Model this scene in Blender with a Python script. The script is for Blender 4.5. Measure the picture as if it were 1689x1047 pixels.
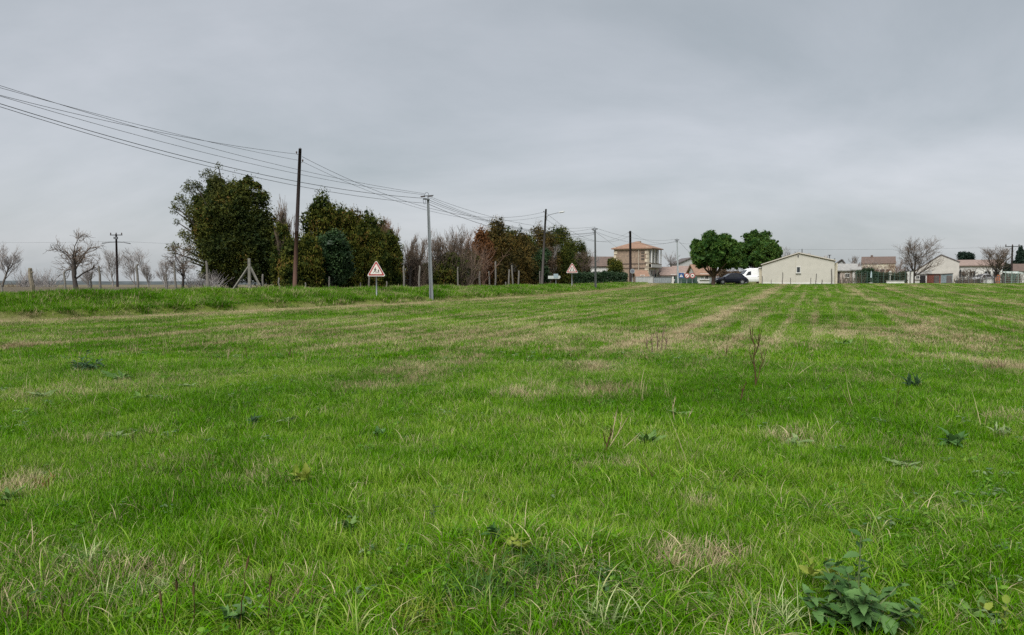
import bpy, math, random
import numpy as np
from math import radians as R, sin, cos, pi, tan, atan2, sqrt

for o in list(bpy.data.objects): bpy.data.objects.remove(o)
SC = bpy.context.scene
COL = SC.collection

# ------------------------------------------------------------------ camera, sky, sun, exposure
F = 1265.0                       # focal length in photo pixels (photo 1689 x 1047)
EYE = 1.55
PITCH = math.atan(62.5 / F)
cam = bpy.data.cameras.new("camera")
cam.sensor_width = 36.0
cam.lens = 36.0 * F / 1689.0
cam.clip_start = 0.05
cam.clip_end = 12000
camo = bpy.data.objects.new("camera", cam)
camo.location = (0, 0, EYE)
camo.rotation_euler = (pi / 2 - PITCH, 0, 0)
COL.objects.link(camo)
SC.camera = camo

SUN_EL, SUN_AZ = 52.0, 205.0     # azimuth clockwise from +Y: behind the camera, a little to the left
world = bpy.data.worlds.new("World")
SC.world = world
world.use_nodes = True
wn = world.node_tree
wn.nodes.clear()
def N(nt, t, **kw):
    n = nt.nodes.new(t)
    for k, v in kw.items(): setattr(n, k, v)
    return n
def build_world():
    L = wn.links.new
    sky = N(wn, 'ShaderNodeTexSky', sky_type='NISHITA')
    sky.sun_disc = False
    sky.sun_elevation = R(SUN_EL)
    sky.sun_rotation = R(SUN_AZ)
    sky.air_density = 1.0; sky.dust_density = 2.0
    tc = N(wn, 'ShaderNodeTexCoord')
    sep = N(wn, 'ShaderNodeSeparateXYZ')
    L(tc.outputs['Generated'], sep.inputs[0])
    mx = N(wn, 'ShaderNodeMath', operation='MAXIMUM'); mx.inputs[1].default_value = 0.0
    L(sep.outputs['Z'], mx.inputs[0])
    ad = N(wn, 'ShaderNodeMath', operation='ADD'); ad.inputs[1].default_value = 0.34
    L(mx.outputs[0], ad.inputs[0])
    dx = N(wn, 'ShaderNodeMath', operation='DIVIDE'); L(sep.outputs['X'], dx.inputs[0]); L(ad.outputs[0], dx.inputs[1])
    dy = N(wn, 'ShaderNodeMath', operation='DIVIDE'); L(sep.outputs['Y'], dy.inputs[0]); L(ad.outputs[0], dy.inputs[1])
    cx = N(wn, 'ShaderNodeCombineXYZ'); L(dx.outputs[0], cx.inputs[0]); L(dy.outputs[0], cx.inputs[1])
    # cloud sheets: two octaves of soft noise on the cloud plane
    n1 = N(wn, 'ShaderNodeTexNoise'); n1.inputs['Scale'].default_value = 1.35; n1.inputs['Detail'].default_value = 8; n1.inputs['Roughness'].default_value = 0.56
    n1.inputs['Distortion'].default_value = 0.35
    mp = N(wn, 'ShaderNodeMapping'); mp.inputs['Rotation'].default_value = (0, 0, R(14)); mp.inputs['Scale'].default_value = (0.75, 1.0, 1); mp.inputs['Location'].default_value = (3.1, 2.2, 0)
    L(cx.outputs[0], mp.inputs[0]); L(mp.outputs[0], n1.inputs[0])
    r1 = N(wn, 'ShaderNodeValToRGB')
    e = r1.color_ramp.elements
    e[0].position = 0.30; e[0].color = (0.385, 0.425, 0.445, 1)
    e[1].position = 0.70; e[1].color = (0.59, 0.615, 0.65, 1)
    L(n1.outputs[0], r1.inputs[0])
    # a slightly brighter, bluer air low down (thinner cloud towards the horizon)
    rz = N(wn, 'ShaderNodeValToRGB')
    e = rz.color_ramp.elements
    e[0].position = 0.0; e[0].color = (1.10, 1.09, 1.09, 1)
    e[1].position = 1.0; e[1].color = (1.25, 1.22, 1.2, 1)
    k = e.new(0.10); k.color = (1.20, 1.17, 1.17, 1)
    k = e.new(0.32); k.color = (0.97, 0.97, 0.97, 1)
    L(mx.outputs[0], rz.inputs[0])
    mul = N(wn, 'ShaderNodeMix', data_type='RGBA', blend_type='MULTIPLY'); mul.inputs[0].default_value = 1
    L(r1.outputs[0], mul.inputs[6]); L(rz.outputs[0], mul.inputs[7])
    sc = N(wn, 'ShaderNodeVectorMath', operation='SCALE'); sc.inputs['Scale'].default_value = SKY_GAIN
    L(mul.outputs[2], sc.inputs[0])
    mix = N(wn, 'ShaderNodeMix', data_type='RGBA'); mix.inputs[0].default_value = 0.94
    L(sky.outputs[0], mix.inputs[6]); L(sc.outputs[0], mix.inputs[7])
    bg = N(wn, 'ShaderNodeBackground'); bg.inputs[1].default_value = 0.1
    L(mix.outputs[2], bg.inputs[0])
    out = N(wn, 'ShaderNodeOutputWorld'); L(bg.outputs[0], out.inputs[0])
EXPOSURE = 1.85
SKY_GAIN = 2.45
build_world()

sl = bpy.data.lights.new("sun", 'SUN')
sl.energy = 1.5; sl.angle = R(40); sl.color = (1.0, 0.975, 0.93)
so = bpy.data.objects.new("sun", sl)
a, el = R(SUN_AZ), R(SUN_EL)
so.rotation_euler = (pi / 2 - el, 0, pi - a)
so.location = (0, -10, 40)
COL.objects.link(so)

vs = SC.view_settings
SC.display_settings.display_device = 'sRGB'
vs.view_transform = 'Standard'; vs.look = 'None'; vs.gamma = 1.0; vs.exposure = EXPOSURE
vs.use_curve_mapping = False
SC.cycles.max_bounces = 6; SC.cycles.diffuse_bounces = 3; SC.cycles.glossy_bounces = 2
SC.cycles.transmission_bounces = 4; SC.cycles.transparent_max_bounces = 6
SC.cycles.volume_bounces = 0
SC.cycles.use_denoising = False

# ------------------------------------------------------------------ numbers: rays, terrain
rng = np.random.default_rng(7)
rnd = random.Random(11)
CP, SP = cos(PITCH), sin(PITCH)
def W(px, py, d):
    """world point seen at photo pixel (px, py) at distance y = d"""
    xc = (px - 844.5) / F; yc = -(py - 523.5) / F
    dy = CP + yc * SP; dz = -SP + yc * CP
    t = d / dy
    return np.array([xc * t, d, EYE + dz * t])

def sstep(t):
    t = np.clip(t, 0, 1); return t * t * (3 - 2 * t)
def hash2(ix, iy, seed):
    h = (ix.astype(np.int64) * 374761393 + iy.astype(np.int64) * 668265263 + seed * 982451653) & 0xffffffff
    h = ((h ^ (h >> 13)) * 1274126177) & 0xffffffff
    return ((h ^ (h >> 16)) & 0xffffff) / float(0xffffff)
def vnoise(x, y, seed=0):
    x = np.asarray(x, float); y = np.asarray(y, float)
    ix = np.floor(x); iy = np.floor(y); fx = x - ix; fy = y - iy
    u = fx * fx * (3 - 2 * fx); v = fy * fy * (3 - 2 * fy)
    a = hash2(ix, iy, seed); b = hash2(ix + 1, iy, seed); c = hash2(ix, iy + 1, seed); d = hash2(ix + 1, iy + 1, seed)
    return (a * (1 - u) + b * u) * (1 - v) + (c * (1 - u) + d * u) * v
def fbm(x, y, seed=0, o=3):
    s = 0; w = 0.5; t = 0
    for k in range(o):
        s = s + w * vnoise(x * 2 ** k + 13.7 * k, y * 2 ** k - 7.1 * k, seed + k); t += w; w *= 0.5
    return s / t

def edge_x(y):
    y = np.minimum(y, 112.0)
    return -18.6 + .694 * (y - 27.9) - .0037 * (y - 27.9) * (y - 47.5)
def side(x, y):
    """metres to the left of the field's edge (positive on the verge, the road and beyond)"""
    w = 0.35 * (vnoise(np.asarray(x) * .35, np.asarray(y) * .35, 5) - .5) + 0.25 * (vnoise(np.asarray(x) * 1.3, np.asarray(y) * 1.3, 6) - .5)
    return (edge_x(np.asarray(y, float)) - x) * 0.85 + w
ROAD0, ROAD1 = 4.3, 8.3
def gz(x, y):
    x = np.asarray(x, float); y = np.asarray(y, float)
    zf = np.clip((y - 20) / 75, 0, 1) ** 1.5
    bump = 0.05 * (fbm(x * .9, y * .9, 21) - .5) + 0.10 * (fbm(x * .16, y * .16, 22) - .5)
    near = np.exp(-((y - 3.6) / 1.6) ** 2)
    bump = bump + near * 0.10 * (fbm(x * 1.4, y * 1.8, 23) - .5)
    bump = bump + 0.13 * np.exp(-((x - 0.05) / .55) ** 2 - ((y - 4.1) / .35) ** 2)
    s = side(x, y)
    h = .36 * sstep(s / .28) + .64 * sstep((s - .2) / 3.2)
    bank = 0.18 * (fbm(x * .75, y * .75, 31) - .5) * sstep(s) * (1 - sstep((s - 3) / 1.2))
    road = -0.10 * sstep((s - 3.4) / .8) * (1 - sstep((s - 8.6) / .8))
    z = zf + (0.98 - zf) * h + bank + road
    far = np.clip((y - 125) / 100, 0, None)
    z = z + bump * (1 - sstep((s - 3) / 1.0)) * (1 - sstep((y - 100) / 20)) - 0.2 * np.minimum(far, 30)
    z = z - 3.0 * sstep((y - 55) / 130) * sstep((-.22 - x / np.maximum(y, 1)) / .08)
    return z
def base(px, d, dz=0.0):
    """ground point seen in photo column px at distance d"""
    xc = (px - 844.5) / F; z = 0.8
    for _ in range(4):
        x = xc * (d * CP - (z - EYE) * SP); z = float(gz(x, d))
    return np.array([x, d, z + dz])
def ground_at(px, py):
    """ground point seen at photo pixel (px, py) (near field)"""
    lo, hi = 1.0, 110.0
    for _ in range(50):
        m = (lo + hi) / 2; p = W(px, py, m)
        if p[2] > gz(p[0], m): lo = m
        else: hi = m
    p = W(px, py, lo); return np.array([p[0], lo, float(gz(p[0], lo))])
def zat(py, d): return float(W(844.5, py, d)[2])
def pxm(d): return d / F                         # metres per photo pixel at distance d

ROWDIR = 0.396
PATCH = []
for (px, py, wx, hy, st) in [
    (690,615,48,14,1.0),(780,594,40,12,.9),(965,607,42,9,1.0),(930,578,30,8,.9),(890,650,120,13,.75),(1010,640,50,9,.6),(600,640,50,10,.6),
    (1650,690,80,10,.7),(1010,775,55,8,.8),(1130,930,120,22,.8),(45,800,70,22,.7),(1080,562,110,20,.7),(1390,552,55,10,.7),
    (650,548,90,14,.5),(450,545,110,16,.5),(30,570,60,12,.6),(820,555,130,13,.5),(1640,605,50,22,.75),(1590,560,90,25,.5),(210,640,80,18,.45),
    (60,655,80,14,.5),(200,725,60,9,.5),(430,800,90,18,.45),(1160,838,40,12,.5),(1490,775,40,8,.6),(1560,590,60,8,.5),(240,960,120,20,.35),(60,1010,90,25,.4),
    (480,960,90,16,.3),(700,740,40,8,.35),(1240,560,70,14,.5),(1480,545,60,14,.5),(1300,730,45,9,.5),(800,1010,60,12,.3),(1230,1010,80,16,.35)]:
    g = ground_at(px, py)
    PATCH.append((g[0], g[1], max(wx * pxm(g[1]), .03), max(hy * g[1] ** 2 / (max(EYE - g[2], .3) * F), .05), st * .8))
def dryness(x, y):
    """share of dead straw among the grass: tractor rows, mown strip by the verge and loose patches"""
    x = np.asarray(x, float); y = np.asarray(y, float)
    s = side(x, y)
    r = x - ROWDIR * y
    st = fbm(r * 2.6, (y + .3 * x) * .22, 41, 3)                     # noise drawn out along the rows
    mot = fbm(x * 1.1, y * .8, 42, 3)
    ramp = sstep((y - 11.5) / 9)
    d = ramp * (0.08 + 0.34 * np.clip((st - .46) * 3.2, 0, 1)) + 0.22 * np.clip((mot - .58) * 4, 0, 1)
    for c, w, k in ((-4.0, .62, 1.25), (-2.1, .22, .7), (-7.4, .3, .6), (-9.0, .2, .5), (-10.9, .3, .6), (-14.6, .3, .6), (-18.3, .35, .6), (3.5, .34, 1.1), (4.4, .16, .8), (7.3, .36, 1.1), (8.3, .2, .8), (11.3, .36, 1.0), (12.3, .2, .7), (15.2, .36, 1.0), (19.1, .36, .9), (20.1, .2, .7), (23, .36, .9)):
        m = .55 + .9 * (fbm(r * 2, y * .45, 43) - .5) * 2
        d = d + ramp * k * np.exp(-((r - c) / w) ** 2) * np.clip(m, 0, 1.2)
    ln = np.clip(np.cos(2 * pi * (r + .12 * (fbm(r * 0, y * .08, 47) - .5)) / .98), 0, 1) ** 5
    d = d + ramp * 1.05 * ln * np.clip(2.6 * fbm(np.floor(r / .98 + .5) * 3.1, y * .10, 48) - .95, 0, 1)
    d = d + .75 * np.exp(-((s + 1.1) / .85) ** 2) * np.clip(.4 + 1.5 * fbm(x * .7, y * .7, 44), 0, 1.2) + .25 * np.exp(-((s + 3) / 1.6) ** 2)
    for (cx, cy, wx, wy, k) in PATCH:
        q = ((x - cx) / wx) ** 2 + ((y - cy) / wy) ** 2
        d = d + k * np.exp(-q) * np.clip(3.2 * fbm(x * 4, y * 2.2, 45) - .9, 0, 1.3)
    d = np.where(s > .2, .10 + .35 * np.clip((fbm(x * .9, y * .9, 46) - .55) * 4, 0, 1), d)
    d = np.where(s > 9.0, .85, d)
    return np.clip(d, 0, 1)

# ------------------------------------------------------------------ materials
MATS = {}
def principled(name):
    m = bpy.data.materials.new(name); m.use_nodes = True
    nt = m.node_tree; b = nt.nodes['Principled BSDF']
    return m, nt, b
def mat(name, col, rough=.7, var=.18, scale=6.0, bump=.0, metal=0.0, col2=None, detail=5, spec=.35, stretch=None, world=False):
    """plain surface whose colour wanders with noise; col2 = second colour of the blotches"""
    if name in MATS: return MATS[name]
    m, nt, b = principled(name); L = nt.links.new
    tc = N(nt, 'ShaderNodeTexCoord'); nz = N(nt, 'ShaderNodeTexNoise')
    nz.inputs['Scale'].default_value = scale; nz.inputs['Detail'].default_value = detail; nz.inputs['Roughness'].default_value = .62
    src = tc.outputs['Object']
    if stretch:
        mp = N(nt, 'ShaderNodeMapping'); mp.inputs['Scale'].default_value = stretch; L(src, mp.inputs[0]); src = mp.outputs[0]
    L(src, nz.inputs[0])
    rp = N(nt, 'ShaderNodeValToRGB'); e = rp.color_ramp.elements
    c2 = col2 or tuple(c * (1 - var) for c in col)
    e[0].position = .32; e[0].color = (*c2, 1); e[1].position = .68; e[1].color = (*[min(c * (1 + var * .5), .95) for c in col], 1)
    L(nz.outputs[0], rp.inputs[0]); L(rp.outputs[0], b.inputs['Base Color'])
    b.inputs['Roughness'].default_value = rough; b.inputs['Metallic'].default_value = metal
    b.inputs['Specular IOR Level'].default_value = spec
    if bump:
        bp = N(nt, 'ShaderNodeBump'); bp.inputs['Strength'].default_value = bump; bp.inputs['Distance'].default_value = .02
        L(nz.outputs[0], bp.inputs['Height']); L(bp.outputs[0], b.inputs['Normal'])
    MATS[name] = m; return m
def leaf_mat(name, dark, light, rough=.55, trans=.3, attr='tint', third=None, spec=.3):
    """leaf whose colour is set per leaf by the mesh attribute 'tint' (0..1)"""
    if name in MATS: return MATS[name]
    m, nt, b = principled(name); L = nt.links.new
    at = N(nt, 'ShaderNodeAttribute'); at.attribute_name = attr
    rp = N(nt, 'ShaderNodeValToRGB'); e = rp.color_ramp.elements
    e[0].color = (*dark, 1); e[1].color = (*light, 1); e[0].position = .1; e[1].position = .9
    if third: k = e.new(.97); k.color = (*third, 1)
    L(at.outputs['Fac'], rp.inputs[0]); L(rp.outputs[0], b.inputs['Base Color'])
    b.inputs['Roughness'].default_value = rough; b.inputs['Specular IOR Level'].default_value = spec
    tr = N(nt, 'ShaderNodeBsdfTranslucent'); L(rp.outputs[0], tr.inputs[0])
    ms = N(nt, 'ShaderNodeMixShader'); ms.inputs[0].default_value = trans
    L(b.outputs[0], ms.inputs[1]); L(tr.outputs[0], ms.inputs[2])
    L(ms.outputs[0], nt.nodes['Material Output'].inputs[0])
    MATS[name] = m; return m

# ------------------------------------------------------------------ mesh helpers
class MB:
    def __init__(s): s.v = []; s.f = []; s.m = []
    def quad(s, a, b, c, d, mi=0):
        k = len(s.v); s.v += [tuple(a), tuple(b), tuple(c), tuple(d)]; s.f.append((k, k + 1, k + 2, k + 3)); s.m.append(mi); return s
    def poly(s, pts, mi=0):
        k = len(s.v); s.v += [tuple(p) for p in pts]; s.f.append(tuple(range(k, k + len(pts)))); s.m.append(mi); return s
    def box(s, c, size, rz=0, mi=0, taper=1.0):
        hx, hy, hz = [q / 2 for q in size]; k = len(s.v); cr, sr = cos(rz), sin(rz)
        for z in (-hz, hz):
            t = taper if z > 0 else 1
            for x, y in ((-hx, -hy), (hx, -hy), (hx, hy), (-hx, hy)):
                x *= t; y *= t
                s.v.append((c[0] + x * cr - y * sr, c[1] + x * sr + y * cr, c[2] + z))
        for q in ((0, 3, 2, 1), (4, 5, 6, 7), (0, 1, 5, 4), (1, 2, 6, 5), (2, 3, 7, 6), (3, 0, 4, 7)):
            s.f.append(tuple(k + i for i in q)); s.m.append(mi)
        return s
    def tube(s, pts, radii, n=6, mi=0, cap=True):
        pts = np.asarray(pts, float)
        if np.isscalar(radii): radii = [radii] * len(pts)
        t = np.gradient(pts, axis=0); t /= (np.linalg.norm(t, axis=1, keepdims=True) + 1e-9)
        ref = np.array([1., 0, 0]) if abs(t[0][0]) < .9 else np.array([0, 1., 0])
        k = len(s.v); an = np.arange(n) * 2 * pi / n
        ca, sa = np.cos(an)[:, None], np.sin(an)[:, None]
        for p, d, r in zip(pts, t, radii):
            u = np.cross(d, ref); u /= np.linalg.norm(u) + 1e-9; w = np.cross(d, u)
            s.v += [tuple(q) for q in (p + r * (ca * u + sa * w))]
        for i in range(len(pts) - 1):
            for j in range(n):
                j2 = (j + 1) % n
                s.f.append((k + i * n + j, k + i * n + j2, k + (i + 1) * n + j2, k + (i + 1) * n + j)); s.m.append(mi)
        if cap:
            s.f.append(tuple(k + j for j in range(n))); s.m.append(mi)
            e = k + (len(pts) - 1) * n
            s.f.append(tuple(e + n - 1 - j for j in range(n))); s.m.append(mi)
        return s
    def prism(s, poly, y0, y1, mi=0):
        """outline in x,z pushed from y0 to y1"""
        k = len(s.v); n = len(poly)
        s.v += [(x, y0, z) for x, z in poly] + [(x, y1, z) for x, z in poly]
        s.f.append(tuple(range(k, k + n))); s.m.append(mi)
        s.f.append(tuple(range(k + 2 * n - 1, k + n - 1, -1))); s.m.append(mi)
        for i in range(n):
            j = (i + 1) % n; s.f.append((k + j, k + i, k + n + i, k + n + j)); s.m.append(mi)
        return s
    def disc(s, c, r, y0, y1, n=20, mi=0):
        return s.prism([(c[0] + r * cos(2 * pi * i / n), c[1] + r * sin(2 * pi * i / n)) for i in range(n)], y0, y1, mi)
    def build(s, name, m, parent=None, smooth=False, bevel=0):
        me = bpy.data.meshes.new(name); me.from_pydata(s.v, [], s.f); me.validate()
        ml = m if isinstance(m, (list, tuple)) else [m]
        for q in ml: me.materials.append(q)
        if len(ml) > 1 and len(me.polygons) == len(s.m): me.polygons.foreach_set('material_index', s.m)
        if smooth: me.polygons.foreach_set('use_smooth', [True] * len(me.polygons))
        o = bpy.data.objects.new(name, me); COL.objects.link(o)
        if parent: o.parent = parent
        if bevel:
            b = o.modifiers.new('bevel', 'BEVEL'); b.width = bevel; b.segments = 2; b.limit_method = 'ANGLE'
        return o
def np_mesh(name, V, Fq, m, parent=None, attrs=None, smooth=False, link=True):
    V = np.asarray(V, np.float32); Fq = np.asarray(Fq, np.int32); k = Fq.shape[1]
    me = bpy.data.meshes.new(name)
    me.vertices.add(len(V)); me.vertices.foreach_set('co', V.ravel())
    me.loops.add(Fq.size); me.loops.foreach_set('vertex_index', Fq.ravel())
    me.polygons.add(len(Fq)); me.polygons.foreach_set('loop_start', np.arange(0, Fq.size, k, dtype=np.int32))
    if smooth: me.polygons.foreach_set('use_smooth', np.ones(len(Fq), bool))
    me.update(calc_edges=True)
    for an, av in (attrs or {}).items():
        at = me.attributes.new(an, 'FLOAT', 'POINT'); at.data.foreach_set('value', np.asarray(av, np.float32))
    for q in (m if isinstance(m, (list, tuple)) else [m]): me.materials.append(q)
    o = bpy.data.objects.new(name, me)
    if link: COL.objects.link(o)
    if parent: o.parent = parent
    return o
def tag(o, label=None, cat=None, group=None, kind=None):
    for k, v in (('label', label), ('category', cat), ('group', group), ('kind', kind)):
        if v: o[k] = v
    return o
def thing(name, label, cat, loc=(0, 0, 0), rz=0, group=None):
    o = bpy.data.objects.new(name, None); COL.objects.link(o)
    o.location = tuple(float(q) for q in loc); o.rotation_euler = (0, 0, rz); o.empty_display_size = .2
    return tag(o, label, cat, group)
def copy_tree(o, parent=None):
    c = o.copy(); COL.objects.link(c)
    if parent: c.parent = parent
    for ch in list(o.children): copy_tree(ch, c)
    return c

# ------------------------------------------------------------------ ground
def axis(lo, hi, step, far, grow=1.22):
    a = list(np.arange(lo, hi + 1e-6, step)); s = step; q = hi
    while q < far: s *= grow; q += s; a.append(q)
    s = step; q = lo; b = []
    while q > -far: s *= grow; q -= s; b.append(q)
    return np.array(b[::-1] + a)
def ground_material():
    m, nt, b = principled("ground"); L = nt.links.new
    g = N(nt, 'ShaderNodeNewGeometry')
    at = N(nt, 'ShaderNodeAttribute'); at.attribute_name = 'dry'
    mp = N(nt, 'ShaderNodeMapping'); mp.inputs['Rotation'].default_value = (0, 0, math.atan(ROWDIR)); mp.inputs['Scale'].default_value = (3.2, .8, 1)
    L(g.outputs['Position'], mp.inputs[0])
    n1 = N(nt, 'ShaderNodeTexNoise'); n1.inputs['Scale'].default_value = 1.4; n1.inputs['Detail'].default_value = 8; n1.inputs['Roughness'].default_value = .7
    L(mp.outputs[0], n1.inputs[0])
    n2 = N(nt, 'ShaderNodeTexNoise'); n2.inputs['Scale'].default_value = 9; n2.inputs['Detail'].default_value = 6; n2.inputs['Roughness'].default_value = .75
    L(g.outputs['Position'], n2.inputs[0])
    gr = N(nt, 'ShaderNodeValToRGB'); e = gr.color_ramp.elements
    e[0].position = .3; e[0].color = (.036, .066, .002, 1); e[1].position = .7; e[1].color = (.095, .155, .005, 1)
    L(n2.outputs[0], gr.inputs[0])
    st = N(nt, 'ShaderNodeValToRGB'); e = st.color_ramp.elements
    e[0].position = .3; e[0].color = (.13, .105, .05, 1); e[1].position = .7; e[1].color = (.29, .25, .14, 1)
    L(n2.outputs[0], st.inputs[0])
    a1 = N(nt, 'ShaderNodeMath', operation='MULTIPLY_ADD'); a1.inputs[1].default_value = 1.1; a1.inputs[2].default_value = -.52
    L(n1.outputs[0], a1.inputs[0])
    a2 = N(nt, 'ShaderNodeMath', operation='ADD', use_clamp=True); L(a1.outputs[0], a2.inputs[0]); L(at.outputs['Fac'], a2.inputs[1])
    mx = N(nt, 'ShaderNodeMix', data_type='RGBA'); L(a2.outputs[0], mx.inputs[0]); L(gr.outputs[0], mx.inputs[6]); L(st.outputs[0], mx.inputs[7])
    # beyond the road: brown winter soil and dead grass
    bt = N(nt, 'ShaderNodeAttribute'); bt.attribute_name = 'soil'
    so_ = N(nt, 'ShaderNodeValToRGB'); e = so_.color_ramp.elements
    e[0].position = .3; e[0].color = (.075, .06, .042, 1); e[1].position = .7; e[1].color = (.13, .115, .085, 1)
    L(n2.outputs[0], so_.inputs[0])
    mx2 = N(nt, 'ShaderNodeMix', data_type='RGBA'); L(bt.outputs['Fac'], mx2.inputs[0]); L(mx.outputs[2], mx2.inputs[6]); L(so_.outputs[0], mx2.inputs[7])
    L(mx2.outputs[2], b.inputs['Base Color']); b.inputs['Roughness'].default_value = .95; b.inputs['Specular IOR Level'].default_value = .1
    bp = N(nt, 'ShaderNodeBump'); bp.inputs['Strength'].default_value = .8; bp.inputs['Distance'].default_value = .08
    L(n2.outputs[0], bp.inputs['Height']); L(bp.outputs[0], b.inputs['Normal'])
    return m
def build_ground():
    xs = axis(-34, 48, .42, 2600); ys = axis(-4, 118, .5, 3200)
    X, Y = np.meshgrid(xs, ys); Z = gz(X, Y)
    nx, ny = len(xs), len(ys)
    i = np.arange(nx * ny).reshape(ny, nx)
    Fq = np.stack([i[:-1, :-1], i[:-1, 1:], i[1:, 1:], i[1:, :-1]], -1).reshape(-1, 4)
    s = side(X, Y)
    soil = np.where((s > 9.2), 1., 0.) * np.where((Y < 112) | (X < edge_x(112) - 10), 1, 0)
    soil = np.where(Y > 118, np.where(X < 20 + .1 * Y, .75, 0.3), soil)
    o = np_mesh("ground", np.stack([X, Y, Z], -1).reshape(-1, 3), Fq, ground_material(), attrs={'dry': dryness(X, Y).ravel(), 'soil': soil.ravel()}, smooth=True)
    tag(o, kind='structure')
    # the road behind the verge
    yy = np.arange(-2, 112, 1.2); V = []; Q = []
    for y in yy:
        for s_ in np.linspace(ROAD0, ROAD1, 6):
            x = float(edge_x(y)) - s_ / .85; V.append((x, y, .892 + .02 * (1 - abs(s_ - 6.3) / 2)))
    for k in range(len(yy) - 1):
        for j in range(5): q = k * 6 + j; Q.append((q + 1, q, q + 6, q + 7))
    ro = np_mesh("road", V, Q, mat("asphalt", (.055, .055, .057), .85, .25, 4, .3), smooth=True)
    tag(ro, kind='structure')
build_ground()

# ------------------------------------------------------------------ grass (stuff): real blades, scattered by geometry nodes
def grass_material():
    m, nt, b = principled("grass_blade"); L = nt.links.new
    dr = N(nt, 'ShaderNodeAttribute', attribute_type='INSTANCER'); dr.attribute_name = 'dry'
    va = N(nt, 'ShaderNodeAttribute', attribute_type='INSTANCER'); va.attribute_name = 'var'
    bl = N(nt, 'ShaderNodeAttribute'); bl.attribute_name = 'tint'
    ad = N(nt, 'ShaderNodeMath', operation='MULTIPLY_ADD', use_clamp=True); ad.inputs[1].default_value = .62
    h = N(nt, 'ShaderNodeMath', operation='MULTIPLY'); h.inputs[1].default_value = .5
    L(bl.outputs['Fac'], ad.inputs[0]); L(va.outputs['Fac'], h.inputs[0]); L(h.outputs[0], ad.inputs[2])
    gr = N(nt, 'ShaderNodeValToRGB'); e = gr.color_ramp.elements
    e[0].position = .12; e[0].color = (.020, .085, .001, 1); e[1].position = .98; e[1].color = (.21, .32, .035, 1)
    k = e.new(.45); k.color = (.064, .184, .001, 1)
    k = e.new(.72); k.color = (.096, .252, .001, 1)
    L(ad.outputs[0], gr.inputs[0])
    st = N(nt, 'ShaderNodeValToRGB'); e = st.color_ramp.elements
    e[0].position = .1; e[0].color = (.15, .11, .045, 1); e[1].position = .9; e[1].color = (.55, .47, .29, 1)
    L(ad.outputs[0], st.inputs[0])
    # a blade is dead when its own number falls under the clump's dryness
    dv = N(nt, 'ShaderNodeAttribute'); dv.attribute_name = 'dead'
    df = N(nt, 'ShaderNodeMath', operation='SUBTRACT'); L(dr.outputs['Fac'], df.inputs[0]); L(dv.outputs['Fac'], df.inputs[1])
    sm = N(nt, 'ShaderNodeMath', operation='MULTIPLY_ADD', use_clamp=True); sm.inputs[1].default_value = 5; sm.inputs[2].default_value = .5
    L(df.outputs[0], sm.inputs[0])
    mx = N(nt, 'ShaderNodeMix', data_type='RGBA'); L(sm.outputs[0], mx.inputs[0]); L(gr.outputs[0], mx.inputs[6]); L(st.outputs[0], mx.inputs[7])
    L(mx.outputs[2], b.inputs['Base Color']); b.inputs['Roughness'].default_value = .40; b.inputs['Specular IOR Level'].default_value = .07
    tr = N(nt, 'ShaderNodeBsdfTranslucent'); L(mx.outputs[2], tr.inputs[0])
    ms = N(nt, 'ShaderNodeMixShader'); ms.inputs[0].default_value = .32
    L(b.outputs[0], ms.inputs[1]); L(tr.outputs[0], ms.inputs[2]); L(ms.outputs[0], nt.nodes['Material Output'].inputs[0])
    return m
GRASS = grass_material()
def tuft(name, n, rad, hmin, hmax, wid, bend, seg=4, lean=.35, seed=0):
    """one tuft of curved tapering blades"""
    g = np.random.default_rng(seed); V = []; Q = []; T = []; D = []
    for k in range(n):
        an = g.uniform(0, 2 * pi); rr = rad * sqrt(g.uniform()); p = np.array([rr * cos(an), rr * sin(an), -.012])
        out = an + g.normal(0, .7); L_ = g.uniform(hmin, hmax); w = wid * g.uniform(.6, 1.25)
        th = abs(g.normal(0, lean)) * .8; kb = bend * g.uniform(.3, 1.5) / seg
        fa = g.uniform(0, 2 * pi); sd = np.array([cos(fa), sin(fa), 0]) ; sd = .5 * sd + .5 * np.array([-sin(out), cos(out), 0]); sd /= np.linalg.norm(sd) + 1e-6
        t = g.uniform(); dd = g.uniform()
        b0 = len(V)
        for i in range(seg + 1):
            f = i / seg; ww = w * (1 - f ** 1.6) * (.75 + .5 * min(f * 3, 1)) / 2 + .0004
            V += [tuple(p - sd * ww), tuple(p + sd * ww)]; T += [min(max(t + .18 * (f - .5), 0), 1)] * 2; D += [dd] * 2
            dirv = np.array([cos(out) * sin(th), sin(out) * sin(th), cos(th)])
            p = p + dirv * L_ / seg; th = min(th + kb, 2.3)
        for i in range(seg): q = b0 + 2 * i; Q.append((q, q + 1, q + 3, q + 2))
    return np_mesh(name, V, Q, GRASS, attrs={'tint': T, 'dead': D}, link=False)
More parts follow.
